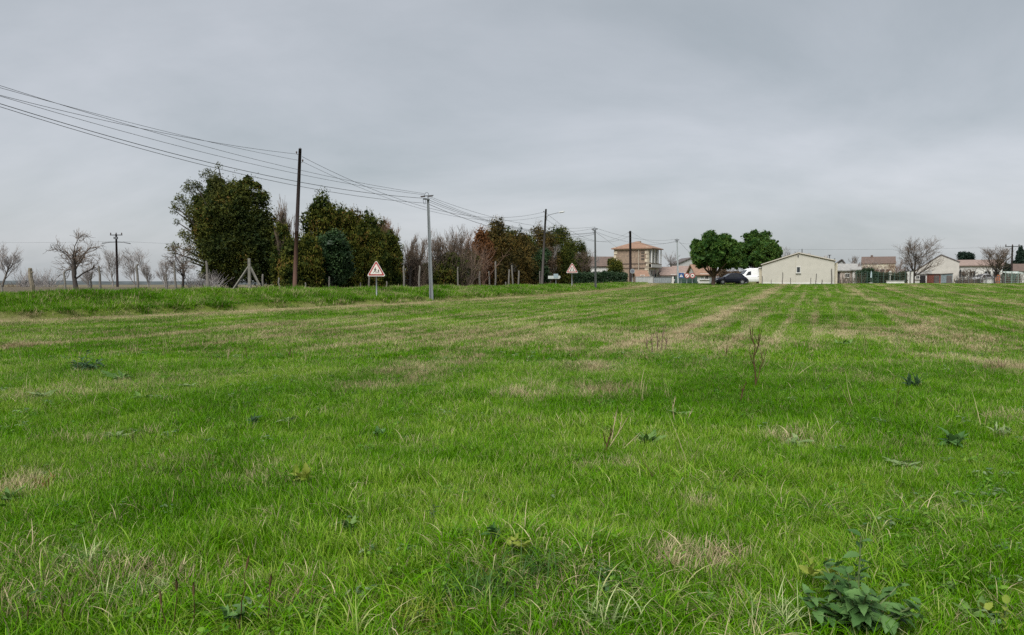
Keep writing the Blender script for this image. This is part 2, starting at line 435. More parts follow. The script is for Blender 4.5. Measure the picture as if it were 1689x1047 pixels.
def sprig(name, n, size, seed, m):
    """small ground weed: stalked roundish leaves"""
    g = np.random.default_rng(seed); V = []; Q = []; T = []; D = []
    for k in range(n):
        an = g.uniform(0, 2 * pi); r0 = g.uniform(.2, 1.1) * size; h = g.uniform(.25, 1.0) * size
        c = np.array([r0 * cos(an), r0 * sin(an), h]); u = np.array([cos(an), sin(an), g.uniform(-.3, .4)]); w = np.array([-sin(an), cos(an), g.uniform(-.3, .3)])
        l = size * g.uniform(.35, .7); wd = l * g.uniform(.28, .45); t = g.uniform(); dd = g.uniform()
        b0 = len(V)
        for f, ww in ((0, .12), (.35, 1), (.75, .8), (1.15, .05)):
            q = c + u * l * f + np.array([0, 0, -.25 * l * f * f]); V += [tuple(q - w * wd * ww), tuple(q + w * wd * ww)]; T += [t] * 2; D += [dd] * 2
        for i in range(3): q = b0 + 2 * i; Q.append((q, q + 1, q + 3, q + 2))
    return np_mesh(name, V, Q, m, attrs={'tint': T, 'dead': D}, link=False)
def scatter(name, P, rot, scl, idx, var, dry, protos, label=None):
    n = len(P); me = bpy.data.meshes.new(name); me.vertices.add(n); me.vertices.foreach_set('co', np.asarray(P, np.float32).ravel())
    for an, ty, v, key in (('rot', 'FLOAT_VECTOR', rot, 'vector'), ('scl', 'FLOAT', scl, 'value'), ('idx', 'INT', idx, 'value'), ('var', 'FLOAT', var, 'value'), ('dry', 'FLOAT', dry, 'value')):
        at = me.attributes.new(an, ty, 'POINT'); at.data.foreach_set(key, np.asarray(v, np.int32 if ty == 'INT' else np.float32).ravel())
    o = bpy.data.objects.new(name, me); COL.objects.link(o); tag(o, label, kind='stuff')
    c = bpy.data.collections.new(name + "_kinds")
    for k, p in enumerate(protos): p.name = "%s_kind_%02d" % (name, k); c.objects.link(p)
    ng = bpy.data.node_groups.new(name, 'GeometryNodeTree')
    ng.interface.new_socket('Geometry', in_out='INPUT', socket_type='NodeSocketGeometry'); ng.interface.new_socket('Geometry', in_out='OUTPUT', socket_type='NodeSocketGeometry')
    L = ng.links.new; gi = N(ng, 'NodeGroupInput'); go = N(ng, 'NodeGroupOutput')
    ci = N(ng, 'GeometryNodeCollectionInfo'); ci.inputs['Collection'].default_value = c; ci.inputs['Separate Children'].default_value = True; ci.inputs['Reset Children'].default_value = True
    ip = N(ng, 'GeometryNodeInstanceOnPoints'); ip.inputs['Pick Instance'].default_value = True
    def na(nm, ty):
        q = N(ng, 'GeometryNodeInputNamedAttribute', data_type=ty); q.inputs[0].default_value = nm; return q.outputs[0]
    L(gi.outputs[0], ip.inputs['Points']); L(ci.outputs[0], ip.inputs['Instance'])
    L(na('idx', 'INT'), ip.inputs['Instance Index']); L(na('rot', 'FLOAT_VECTOR'), ip.inputs['Rotation']); L(na('scl', 'FLOAT'), ip.inputs['Scale'])
    L(ip.outputs[0], go.inputs[0])
    md = o.modifiers.new('scatter', 'NODES'); md.node_group = ng
    return o
def ring(d0, d1, dens, margin=2.5, seed=0):
    """random field points in the fan the camera sees between two distances"""
    g = np.random.default_rng(seed); hw = d1 * .70 + margin
    n = int((d1 - d0) * 2 * hw * dens); x = g.uniform(-hw, hw, n); y = g.uniform(d0, d1, n)
    k = np.abs(x) < y * .70 + margin
    return x[k], y[k], g
CLEAR = []
def cleared(x, y, g):
    k = np.ones(len(x), bool)
    for cx, cy, r in CLEAR: k &= ~((((x - cx) ** 2 + (y - cy) ** 2) < r * r) & (g.uniform(size=len(x)) < .6))
    return k
def build_grass():
    pr = [tuft("a", 22, .05, .045, .11, .0032, .9, seed=s) for s in range(4)]                       # 0-3 lush short
    pr += [tuft("b", 11, .05, .09, .20, .0042, 2.2, 5, .6, seed=10 + s) for s in range(4)]          # 4-7 long and arching
    pr += [tuft("c", 14, .07, .05, .12, .0032, .5, 3, .8, seed=20 + s) for s in range(2)]           # 8-9 straw lying about
    pr += [tuft("d", 22, .11, .05, .12, .008, .8, 3, .45, seed=30 + s) for s in range(3)]          # 10-12 middle distance
    pr += [tuft("e", 20, .17, .05, .12, .014, .7, 2, .5, seed=40 + s) for s in range(3)]           # 13-15 far
    pr += [tuft("f", 14, .16, .16, .36, .02, 1.3, 3, .5, seed=50 + s) for s in range(3)]           # 16-18 verge
    P = []; IDX = []; SCL = []; g0 = np.random.default_rng(3)
    def add(x, y, idx, scl):
        P.append(np.stack([x, y, gz(x, y)], -1)); IDX.append(idx); SCL.append(scl)
    x, y, g = ring(2.3, 7, 820, 1.0, 1); s = side(x, y); k = s < -.2; x, y = x[k], y[k]
    longp = np.clip(.5 * np.exp(-((y - 3.3) / 1.1) ** 2) + .9 * np.clip((fbm(x * 1.2, y * 1.2, 61) - .56) * 5, 0, 1) * (y < 6), .02, .9)
    u = g.uniform(size=len(x)); idx = np.where(u < longp, g.integers(4, 8, len(x)), g.integers(0, 4, len(x)))
    idx = np.where(g.uniform(size=len(x)) < dryness(x, y) * .6, g.integers(8, 10, len(x)), idx)
    keep = g.uniform(size=len(x)) < np.where((idx >= 4) & (idx < 8), .55, 1)
    hs = .65 + .75 * fbm(x * .8, y * .8, 62)
    add(x[keep], y[keep], idx[keep], (hs * g.uniform(.75, 1.25, len(x)))[keep])
    x, y, g = ring(7, 14, 330, 1.5, 2); s = side(x, y); k = s < -.2; x, y = x[k], y[k]
    u = g.uniform(size=len(x)); idx = np.where(u < .08, g.integers(4, 8, len(x)), g.integers(0, 4, len(x)))
    idx = np.where(g.uniform(size=len(x)) < dryness(x, y) * .6, g.integers(8, 10, len(x)), idx)
    add(x, y, idx, (.7 + .75 * fbm(x * .7, y * .7, 62)) * g.uniform(.75, 1.3, len(x)))
    # the unmown strip underfoot: matted, arching, half-dead blades in drifts
    x, y, g = ring(2.3, 5.4, 420, 1.0, 7); k = g.uniform(size=len(x)) < np.clip((fbm(x * 1.5, y * 1.7, 68) - .47) * 6, 0, .8) * np.clip((5.6 - y) / 1.6, 0, 1); x, y = x[k], y[k]
    add(x, y, g.integers(16, 20, len(x)), g.uniform(.6, 1.35, len(x)))
    x, y, g = ring(13, 32, 95, 2.5, 3); s = side(x, y); k = s < -.05; x, y = x[k], y[k]
    add(x, y, g.integers(10, 13, len(x)), (.6 + .7 * fbm(x * .5, y * .5, 62)) * g.uniform(.7, 1.2, len(x)))
    x, y, g = ring(30, 100, 22, 3, 4); s = side(x, y); k = (s < .1); x, y = x[k], y[k]
    add(x, y, g.integers(13, 16, len(x)), (.55 + .6 * fbm(x * .4, y * .4, 62)) * g.uniform(.7, 1.2, len(x)))
    P = np.concatenate(P); IDX = np.concatenate(IDX); SCL = np.concatenate(SCL)
    k = cleared(P[:, 0], P[:, 1], g0); P, IDX, SCL = P[k], IDX[k], SCL[k]; n = len(P)
    rot = np.stack([g0.normal(0, .10, n), g0.normal(0, .10, n), g0.uniform(0, 2 * pi, n)], -1)
    x, y = P[:, 0], P[:, 1]
    var = np.clip(.5 + 1.5 * (fbm(x * .55, y * .4, 63) - .5) + .9 * (fbm(x * 2.2, y * 2.0, 64) - .5) + g0.normal(0, .13, n), 0, 1)
    dry = np.clip((dryness(x, y) + g0.normal(0, .15, n) - .06 * (y < 11)) * np.where((IDX == 8) | (IDX == 9), 1.6, .9) + .015 + np.where((IDX == 8) | (IDX == 9), .3, 0), 0, 1)
    tg = (IDX > 15); var = np.where(tg, np.clip(.55 + .9 * (fbm(x * 2.5, y * 2.5, 71) - .4) + g0.normal(0, .2, n), 0, 1), var); dry = np.where(tg, np.clip(.05 + 1.1 * (fbm(x * 2.1, y * 2.1, 72) - .5), 0, .35), dry)
    hol = (y < 6.2) & (fbm(x * 2.7, y * 2.9, 69) < .30) & (g0.uniform(size=n) < .8); k = ~hol
    tangle = [tuft("g", 16, .07, .11, .24, .0040, 3.0, 6, .9, seed=60 + s) for s in range(4)]
    scatter("field_grass", P[k], rot[k], SCL[k], IDX[k], var[k], dry[k], pr[:16] + tangle)
    # thin dead stems left standing among the grass
    st = [tuft("h", 4, .05, .18, .46, .0045, .35, 4, .22, seed=80 + q) for q in range(4)]
    x, y, g = ring(4.5, 60, 1.5, 2, 15); k = (side(x, y) < -.5) & (g.uniform(size=len(x)) < np.clip((fbm(x * .5, y * .4, 73) - .44) * 6, 0, 1) * np.where(y < 9, .35, 1)); x, y = x[k], y[k]; m_ = len(x)
    scatter("dead_stems", np.stack([x, y, gz(x, y)], -1), np.stack([g.normal(0, .2, m_), g.normal(0, .2, m_), g.uniform(0, 6.28, m_)], -1), g.uniform(.5, 1.2, m_), g.integers(0, 4, m_), g.uniform(0, .5, m_), np.full(m_, 1.0), st)
    # verge: long rough grass on the bank
    g = np.random.default_rng(9); yy = g.uniform(20, 112, 60000); ss = g.uniform(.02, 4.1, 60000)
    xx = edge_x(yy) - ss / .85; k = (np.abs(xx) < yy * .72 + 3) & (g.uniform(size=60000) < np.where(yy < 60, 1, .6)); xx, yy = xx[k], yy[k]; n = len(xx)
    Pv = np.stack([xx, yy, gz(xx, yy)], -1)
    var = np.clip(.42 + 1.6 * (fbm(xx * .8, yy * .8, 65) - .5) + g.normal(0, .12, n), 0, 1)
    sc = (.20 + 1.15 * fbm(xx * .9, yy * .9, 66) ** 1.3) * g.uniform(.6, 1.2, n)
    scatter("verge_grass", Pv, np.stack([g.normal(0, .2, n), g.normal(0, .2, n), g.uniform(0, 6.28, n)], -1), sc, g.integers(0, 3, n), var, dryness(xx, yy) * .8, pr[16:19])
    # low broad-leaved weeds among the grass
    wm = leaf_mat("low_weed", (.035, .11, .008), (.13, .25, .03), .5, .3, spec=.12); wp = leaf_mat("grey_low_weed", (.06, .12, .05), (.20, .27, .13), .55, .3, spec=.15)
    ws = [sprig("w", 13, .045, 70 + s, wm if s < 4 else wp) for s in range(5)]
    x, y, g = ring(2.4, 16, 46, 1.5, 12)
    k = (side(x, y) < -1) & (g.uniform(size=len(x)) < np.clip((fbm(x * 1.3, y * 1.3, 67) - .38) * 5, 0, 1) * np.where(y < 5.5, 1, .42)); x, y = x[k], y[k]; n = len(x)
    scatter("low_weeds", np.stack([x, y, gz(x, y) + .035], -1), np.stack([g.normal(0, .2, n), g.normal(0, .2, n), g.uniform(0, 6.28, n)], -1), g.uniform(.4, 1.35, n), g.integers(0, 5, n), g.uniform(size=n), g.uniform(size=n), ws)

# ------------------------------------------------------------------ shared surface materials
WOOD_OLD = mat("weathered_wood", (.145, .135, .12), .9, .45, 9, .5, stretch=(6, 6, .7))
WOOD_PALE = mat("pale_post_wood", (.165, .155, .135), .9, .35, 9, .4, stretch=(6, 6, .7))
CREOSOTE = mat("creosoted_pole_wood", (.030, .022, .020), .85, .4, 5, .4, col2=(.012, .010, .010), spec=.1, stretch=(8, 8, .4))
POLE_RED = mat("worn_pole_wood", (.085, .045, .031), .85, .4, 5, .4, stretch=(8, 8, .4))
GALV = mat("galvanised_steel", (.18, .197, .21), .5, .2, 3, 0, metal=.25, stretch=(4, 4, .5))
GALV_DARK = mat("dull_steel", (.13, .14, .15), .55, .25, 8, 0, metal=.3)
CABLE = mat("black_cable", (.022, .023, .026), .6, .1, 3)
CERAMIC = mat("insulator", (.055, .035, .03), .25, .2, 20)
BARK = mat("bark", (.105, .092, .08), .95, .45, 7, .6, stretch=(3, 3, .6))
BARK_DARK = mat("dark_bark", (.048, .041, .036), .95, .4, 7, .6, stretch=(3, 3, .6))
BARK_PALE = mat("pale_bark", (.27, .25, .235), .95, .35, 7, .4, stretch=(3, 3, .6))
TWIG = mat("bare_twigs", (.105, .078, .058), .95, .35, 2)
TWIG_GREY = mat("grey_twigs", (.21, .195, .19), .95, .3, 2)
TWIG_RED = mat("reddish_twigs", (.155, .095, .065), .95, .35, 2)
DARK_IN = mat("dark_interior", (.015, .015, .016), .9, .1, 3)  # near-black door colour, painted in place of an unlit inside

# ------------------------------------------------------------------ trees
def lens_leaves(C, size, aspect=.5, up=None, g=None, upw=0.0):
    """one four-cornered leaf per centre, turned at random (or leaning along up)"""
    n = len(C); g = g or rng
    u = g.normal(size=(n, 3)); u /= np.linalg.norm(u, axis=1, keepdims=True)
    if up is not None: u = u * (1 - upw) + up * upw; u /= np.linalg.norm(u, axis=1, keepdims=True)
    w = np.cross(u, g.normal(size=(n, 3))); w /= np.linalg.norm(w, axis=1, keepdims=True)
    s = (size * g.uniform(.6, 1.3, n))[:, None]
    a = C - u * s * .5; b = C + u * s * .5; l = C - w * s * aspect * .5 + u * s * .05; r = C + w * s * aspect * .5 + u * s * .05
    V = np.stack([a, r, b, l], 1).reshape(-1, 3)
    return V, np.arange(4 * n).reshape(-1, 4)
def blob_points(blobs, n, g, shell=.62, lump=.28):
    """points spread through the outer part of several uneven lobes; blobs: (x, y, z, rx, ry, rz)"""
    B = np.array(blobs, float); w = (B[:, 3] * B[:, 4] + B[:, 4] * B[:, 5] + B[:, 3] * B[:, 5]); w /= w.sum()
    k = g.choice(len(B), n, p=w); d = g.normal(size=(n, 3)); d /= np.linalg.norm(d, axis=1, keepdims=True)
    az = np.arctan2(d[:, 1], d[:, 0]); lm = 1 + lump * (fbm(az * 2.2 + k * 7.3, d[:, 2] * 3.1 + k * 3.7, 81) - .5) * 2
    lm = lm + .42 * lump * (fbm(az * 6 + k * 3.3, d[:, 2] * 9 + k * 1.9, 83, 2) - .5) * 2
    r = (shell + (1.04 - shell) * g.uniform(size=n) ** .6) * lm
    r = np.where(g.uniform(size=n) < .05, r * g.uniform(1.0, 1.22, n), r)
    return B[k, :3] + d * B[k, 3:] * r[:, None], d, k
def crown(name, blobs, n, size, m, parent, seed, aspect=.5, upw=0.0, outw=0.0, lump=.28, shell=.62, clump=.5, core=.82):
    n = int(n * 1.9)
    g = np.random.default_rng(seed); C, d, k = blob_points(blobs, n, g, shell, lump)
    up = None
    if upw or outw:
        up = d * outw + np.array([0, 0, 1.]) * (1 - outw) * (1 if upw > 0 else -1); up /= np.linalg.norm(up, axis=1, keepdims=True) + 1e-6
    V, Q = lens_leaves(C, size, aspect, up, g, abs(upw) if upw else (.7 if outw else 0))
    t = np.clip(.5 + clump * 2.0 * (fbm(C[:, 0] * .9 + seed, C[:, 2] * .9 + C[:, 1] * .6, 82) - .5) + g.normal(0, .16, n), 0, 1)
    t = np.repeat(t, 4)
    if core:                                       # larger leaves inside each lobe, tinted darker to paint in the crown's inner shade
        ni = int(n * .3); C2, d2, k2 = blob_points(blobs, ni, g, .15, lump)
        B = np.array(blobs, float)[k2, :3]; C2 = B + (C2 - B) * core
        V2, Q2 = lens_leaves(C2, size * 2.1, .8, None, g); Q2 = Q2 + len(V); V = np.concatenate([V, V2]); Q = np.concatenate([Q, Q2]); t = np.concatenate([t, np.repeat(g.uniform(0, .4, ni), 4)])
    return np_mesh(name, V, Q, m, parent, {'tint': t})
def limb_tree(h, r0, seed, n_limb=6, spread=.9, fork=.3, levels=3, kids=(5, 5, 4), curl=.25, droop=0.0, lean=(0, 0), taper=.55, len0=.62, minr=.006, updraft=.25, wid=1.0):
    """skeleton of a bare tree: returns [(points, radii, level)]"""
    g = random.Random(seed); out = []
    def grow(p, d, L, r, lev, n=5):
        pts = [p]; rs = [r]; q = p.copy(); dd = d.copy()
        for i in range(n):
            cu = curl * (1 if lev else .35); dd = dd + np.array([g.gauss(0, cu), g.gauss(0, cu), g.gauss(0, cu) + updraft * (1 if lev else .2) - droop * lev]) * .55
            dd /= np.linalg.norm(dd); q = q + dd * L / n; pts.append(q.copy()); rs.append(max(r * (1 - (1 - taper) * (i + 1) / n) if lev < levels else r * (1 - .8 * (i + 1) / n), minr * .5))
        out.append((np.array(pts), rs, lev))
        if lev >= levels: return
        for k in range(kids[min(lev, len(kids) - 1)]):
            f = g.uniform(.3, 1.0) if lev else g.uniform(fork, 1.0)
            i = min(int(f * n), n - 1); t = f * n - i
            b = pts[i] * (1 - t) + pts[i + 1] * t; ax = pts[i + 1] - pts[i]; ax /= np.linalg.norm(ax)
            s = np.array([g.gauss(0, 1) * wid, g.gauss(0, 1) * wid, g.gauss(0, .5)]); s -= ax * s.dot(ax); s /= np.linalg.norm(s) + 1e-6
            a = g.uniform(.5, 1.1) * spread
            nd = ax * cos(a) + s * sin(a)
            grow(b, nd, L * g.uniform(.45, .75) * (1.15 - .4 * f if lev else 1), max(rs[i] * g.uniform(.32, .5), minr), lev + 1, 4 if lev < 2 else 3)
    grow(np.array([0., 0, -.05]), np.array([lean[0], lean[1], 1.0]) / sqrt(1 + lean[0] ** 2 + lean[1] ** 2), h * len0, r0, 0)
    return out
def rescale(sk, h, w=None):
    A = np.concatenate([p for p, _, _ in sk]); k = h / A[:, 2].max(); kw = k if w is None else w / max((A[:, 0].max() - A[:, 0].min()), .1)
    return [(p * np.array([kw, kw, k]), r, l) for p, r, l in sk]
def bare_tree(name, label, px, d, h, w=None, r0=.12, seed=1, tm=None, bm=None, group=None, cat='tree', minr=.008, extra=None, **kw):
    t = thing(name, label, cat, base(px, d), rnd.uniform(0, 6.28) if w is None else 0, group)
    lv = kw.get('levels', 3)
    sk = rescale(limb_tree(h, r0, seed, minr=minr, **kw), h, w)
    a, b = MB(), MB()
    for p, r, l in sk:
        if l <= 1: a.tube(p, r, 6 if l == 0 else 5, cap=False)
        else: b.tube(p, r, 3, cap=False)
    a.build('trunk', bm or BARK, t, smooth=True)
    b.build('twigs', tm or TWIG, t)['kind'] = 'stuff'
    return t
def trunk_part(t, pts, radii, m=None, limbs=()):
    b = MB(); b.tube(pts, radii, 8, cap=False)
    for p, r in limbs: b.tube(p, r, 5, cap=False)
    return b.build('trunk', m or BARK_DARK, t, smooth=True)
def leafy(name, label, loc, blobs, n, size, m, seed, trunk_h=1.0, tr=.12, group=None, cat='tree', crown_name='crown', bm=None, **kw):
    t = thing(name, label, cat, loc, 0, group)
    top = max(b[2] for b in blobs); cx = np.mean([b[0] for b in blobs])
    lim = []
    for b in blobs[:7]: lim.append(([(0, 0, trunk_h * .5), (b[0] * .5, b[1] * .5, (trunk_h * .5 + b[2]) * .55), (b[0], b[1], b[2])], [tr * .6, tr * .4, tr * .12]))
    trunk_part(t, [(0, 0, -.1), (cx * .1, 0, trunk_h * .5), (cx * .4, 0, trunk_h), (cx, 0, top)], [tr * 1.2, tr, tr * .8, tr * .3], bm, lim)
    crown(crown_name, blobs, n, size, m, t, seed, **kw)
    return t
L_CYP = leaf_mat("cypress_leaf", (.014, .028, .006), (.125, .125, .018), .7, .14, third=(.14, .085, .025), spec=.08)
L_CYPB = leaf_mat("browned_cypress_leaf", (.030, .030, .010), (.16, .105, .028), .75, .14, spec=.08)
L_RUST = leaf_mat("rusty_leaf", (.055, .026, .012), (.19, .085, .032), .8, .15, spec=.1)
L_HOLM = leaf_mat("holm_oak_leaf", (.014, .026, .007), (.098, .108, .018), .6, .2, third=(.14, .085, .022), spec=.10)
L_LAUREL = leaf_mat("laurel_leaf", (.010, .030, .010), (.055, .10, .032), .5, .15, spec=.25)
L_PINE = leaf_mat("pine_needles", (.014, .048, .008), (.115, .20, .03), .6, .15, spec=.2)
L_HEDGE = leaf_mat("hedge_leaf", (.012, .034, .014), (.042, .075, .030), .55, .15, spec=.25)
L_FAR = leaf_mat("far_conifer_leaf", (.012, .024, .018), (.030, .052, .036), .7, .1, spec=.1)
L_BROWN = leaf_mat("withered_leaf", (.07, .05, .034), (.16, .115, .075), .85, .2, spec=.1)

def hedge_d(px, off=12.0):
    """distance of the tree row (off metres beyond the field edge) in photo column px"""
    lo, hi = 30., 112.
    for _ in range(40):
        m = (lo + hi) / 2
        if edge_x(m) - off > (px - 844.5) / F * m: hi = m
        else: lo = m
    return (lo + hi) / 2

# the big wind-shorn evergreen at the left end of the tree row
def big_oak():
    d = 53.0; b = base(384, d); k = pxm(d)
    t = thing('holm_oak', "large dark evergreen oak with wind-swept left side at the left end of the tree row", 'tree', b)
    def bl(px, py, r, dy=0, ry=None, rz=None): return ((px - 384) * k, dy, (478 - py) * k + (0), r * k, (ry or r) * k, (rz or r) * k)
    main = [bl(395, 345, 42), bl(425, 372, 32, .4), bl(368, 365, 40, -.4), bl(400, 400, 48, .2), bl(438, 412, 34), bl(372, 415, 36, -.6), bl(460, 440, 24, .4, rz=34), bl(352, 330, 20, .2), bl(340, 362, 20), bl(338, 395, 18, .3), bl(362, 312, 16), bl(330, 340, 13), bl(352, 385, 24, .2), bl(350, 455, 18, -.3), bl(412, 440, 44, .3, rz=34),
            bl(372, 452, 26), bl(440, 447, 32, .5, rz=30), bl(404, 322, 16), bl(384, 322, 20, .3), bl(412, 303, 8), bl(432, 332, 16), bl(350, 345, 24, .3), bl(345, 385, 24, -.3), bl(356, 425, 22), bl(450, 392, 16)]
    gw = np.random.default_rng(77); wispy = []
    for q in range(15):                                  # branches swept up and out to the left
        an = R(104 + 96 * (q + gw.uniform(-.3, .3)) / 14); L_ = gw.uniform(.85, 1.06) * (122 if an < R(165) else 108)
        for f in (.42, .54, .66, .78, .9, 1.0):
            x = 394 + L_ * f * cos(an) * .95; y = 396 - L_ * f * sin(an) * .98
            wispy.append(bl(x + gw.normal(0, 3.5), y + gw.normal(0, 3.5), gw.uniform(9, 14) * (1.3 - .62 * f), gw.normal(0, .6)))
    main += [bl(395 + 7 * q, 304 + abs(q - 2) * 3, gw.uniform(5, 8)) for q in range(-2, 6)]
    lim = []
    for q in main[:9] + wispy[5::6]:
        m_ = [(0, 0, .7), (q[0] * .35, q[1] * .5, q[2] * .5 + .2), (q[0] * .75, q[1], q[2] * .86), (q[0], q[1], q[2])]
        lim.append((m_, [.17, .11, .06, .02]))
    trunk_part(t, [(0, 0, -.1), (.1, 0, .8), (.25, 0, 2.2), (.4, 0, 5.2)], [.34, .26, .2, .06], None, lim)
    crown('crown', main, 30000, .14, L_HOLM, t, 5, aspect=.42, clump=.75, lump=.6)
    c = crown('wind_swept_side', wispy, 7500, .14, leaf_mat("thin_oak_leaf", (.016, .028, .008), (.105, .110, .026), .55, .3, spec=.12), t, 6, aspect=.42, lump=.5, shell=.25, clump=.5, core=0)
    return t
big_oak()

def cypress(px, top, w, label, m, seed, dd=0, base_w=.8, name='cypress_tree', n=6000, size=.135, tip=.35, group=None, bottom=474, d=None, off=12.0):
    n = int(n * 1.0); d = (d or hedge_d(px, off)) + dd; b = base(px, d); k = pxm(d); h = zat(top, d) - b[2]; r = w * k / 2; g = np.random.default_rng(seed)
    bl = []; nz = 6; r *= 1.12
    prof = lambda f: (base_w + (1 - base_w) * min(f * 3, 1)) * (1 - max(0, (f - .45) / .55) ** 1.7 * (1 - tip))
    for i in range(nz):
        f = (i + .35) / nz
        bl.append((g.normal(0, .06) * r, g.normal(0, .06) * r, f * h, r * prof(f) * .86, r * prof(f) * .86, h / nz * 1.25))
    for i in range(16):                                   # uneven side shoots
        f = g.uniform(.04, .93); a = g.uniform(0, 2 * pi); q = r * prof(f) * .62
        bl.append((q * cos(a), q * sin(a), f * h, r * g.uniform(.26, .42), r * g.uniform(.26, .42), h * g.uniform(.07, .14)))
    for i in range(3): bl.append((g.uniform(-.4, .4) * r, g.uniform(-.4, .3) * r, h * g.uniform(.84, .93), r * .17, r * .17, h * .07))
    bl.append((g.uniform(-.1, .1) * r, 0, h * .93, r * .2, r * .2, h * .08))
    return leafy(name, label, b, bl, n, size, m, seed, trunk_h=h * .5, tr=.10, group=group, aspect=.36, upw=.65, lump=.34, clump=.85, core=.85)
ROW = "trees in the row beyond the road"
cypress(486, 400, 56, "low bushy cypress right beside the tall brown wooden pole", L_CYP, 101, -1.0, group=ROW)
cypress(530, 326, 72, "tallest cypress of the row, pointed, just right of the brown wooden pole", L_CYP, 102, 1.5, n=7559, tip=.2, group=ROW)
cypress(572, 350, 62, "dense olive green cypress above the dark laurel, left of the children sign", L_CYP, 103, .8, n=6300, group=ROW)
cypress(606, 357, 58, "narrow dark cypress directly behind the children warning sign", L_CYP, 104, .2, n=5460, group=ROW)
cypress(641, 388, 56, "short green cypress beneath reddish bare branches right of the children sign", L_CYP, 105, -.3, n=5040, group=ROW)
cypress(508, 392, 50, "low dark green thicket cypress at the foot of the tallest cypress", L_CYP, 106, -1.5, n=4200, group=ROW)
cypress(622, 385, 50, "low broad cypress just above the children sign's right edge", L_CYP, 107, -1.0, n=3779, group=ROW)
cypress(556, 346, 64, "dark cypress filling the row behind the broad-leaved laurel", L_CYP, 141, 2.5, n=5040, group=ROW)
cypress(650, 404, 34, "lowest right cypress of the first group, beside the gap in the row", L_CYP, 142, .5, n=3360, group=ROW, tip=.5)
cypress(870, 398, 50, "brownish cypress behind the round dark laurel", L_CYPB, 143, 1.5, n=4620, group=ROW)
cypress(838, 395, 40, "olive cypress filling the row behind the far post cluster", L_CYPB, 144, 2, n=3779, group=ROW)
cypress(932, 386, 40, "dark cypress between the broad one and the last one of the row", L_CYP, 145, 2, n=3779, group=ROW)
cypress(686, 430, 34, "low dark evergreen scrub between the row's gap and the steel pole", L_CYP, 146, .5, n=2800, name='evergreen_bush', group=ROW)
cypress(722, 428, 40, "low dark evergreen bush just right of the steel pole", L_CYP, 147, 0, n=2800, name='evergreen_bush', group=ROW)
cypress(764, 422, 40, "dark evergreen bush below the knobbly brown bare tree", L_CYPB, 148, 0, n=2800, name='evergreen_bush', group=ROW)
cypress(466, 372, 44, "dark evergreen filling the gap between the big oak and the wooden pole", L_CYP, 149, 1.5, n=4200, group=ROW)
cypress(590, 353, 54, "olive cypress between the laurel and the children sign, further back", L_CYPB, 150, 1.8, n=5040, group=ROW)
cypress(628, 366, 50, "tall cypress further back behind the children sign's right edge", L_CYP, 151, 2, n=4480, group=ROW)
cypress(808, 384, 48, "browned cypress between the rust brown and the rounded one", L_CYPB, 152, 1.5, n=4200, group=ROW)
cypress(838, 380, 44, "dark cypress right behind the rounded tall cypress", L_CYP, 153, 2.5, n=4200, group=ROW)
cypress(870, 388, 46, "dark cypress further back left of the pointed one", L_CYP, 154, 3, n=4200, group=ROW)
cypress(903, 384, 44, "browned cypress further back at the street lamp pole's foot", L_CYPB, 155, 3, n=4200, group=ROW)
cypress(962, 406, 26, "narrow green cypress closing the row at its far right end", L_CYP, 156, 1.5, n=2520, group=ROW, tip=.5)
def laurel(px, top, w, label, seed, m, dd=-1.5, n=4200, size=.17, name='laurel_shrub', bottom=474):
    d = hedge_d(px) + dd; b = base(px, d); k = pxm(d); h = zat(top, d) - b[2]; r = w * k / 2 * 1.15; g = np.random.default_rng(seed)
    bl = [(g.uniform(-.6, .6) * r, g.uniform(-.5, .5) * r, h * g.uniform(.15, .85), r * .5, r * .5, h * .2) for _ in range(9)] + [(0, 0, h * .45, r * .8, r * .8, h * .42)]
    return leafy(name, label, b, bl, n, size, m, seed, trunk_h=h * .4, tr=.08, group=ROW, cat='shrub', aspect=.42, clump=.6)
laurel(548, 372, 60, "dark glossy broad-leaved laurel in front of the tallest cypress", 111, L_LAUREL)
laurel(884, 410, 44, "round dark blue-green laurel in the far half of the tree row", 112, L_LAUREL)
# second half of the row, from the steel pole to the street lamp
cypress(742, 420, 64, "low dark bush at the foot of the bare trees right of the grey steel pole", L_CYP, 121, -1.5, n=3570, name='evergreen_bush', group=ROW)
cypress(706, 436, 40, "low dark evergreen bush right behind the grey steel pole", L_CYP, 122, 1, n=2520, name='evergreen_bush', group=ROW)
cypress(795, 380, 46, "rust brown half-dead cypress in the middle of the row", L_RUST, 123, .2, n=5460, group=ROW)
cypress(822, 366, 54, "tall olive cypress with rounded tip right of the rust brown one", L_CYPB, 124, 0, n=6720, tip=.45, group=ROW)
cypress(853, 386, 56, "brownish green cypress behind a cluster of pale posts", L_CYPB, 125, 0, n=5460, group=ROW)
cypress(859, 378, 17, "small round treetop poking out above the far row", L_FAR, 126, 7, n=1470, name='evergreen_tree', group=ROW)
cypress(888, 372, 42, "pointed cypress whose tip stands left of the street lamp pole", L_CYPB, 127, 3, n=4200, tip=.2, group=ROW)
cypress(917, 376, 62, "broad dark cypress right behind the street lamp pole", L_CYP, 128, 2, n=6300, tip=.3, group=ROW)
cypress(947, 398, 52, "last green cypress at the right end of the row, above the narrow-road sign", L_CYP, 129, 1.0, n=5460, group=ROW, tip=.5)
cypress(775, 416, 44, "low green cypress left of the rust brown one", L_CYP, 130, -1, n=2940, group=ROW)
cypress(812, 425, 40, "low olive cypress at the foot of the rounded cypress", L_CYPB, 131, -1.5, n=3150, group=ROW)
cypress(925, 425, 46, "low dark cypress behind the white direction board", L_CYP, 132, -2, n=3360, group=ROW)
cypress(900, 405, 36, "withered brown shrubby cypress under the street lamp pole", L_BROWN, 133, -.5, n=2310, group=ROW)
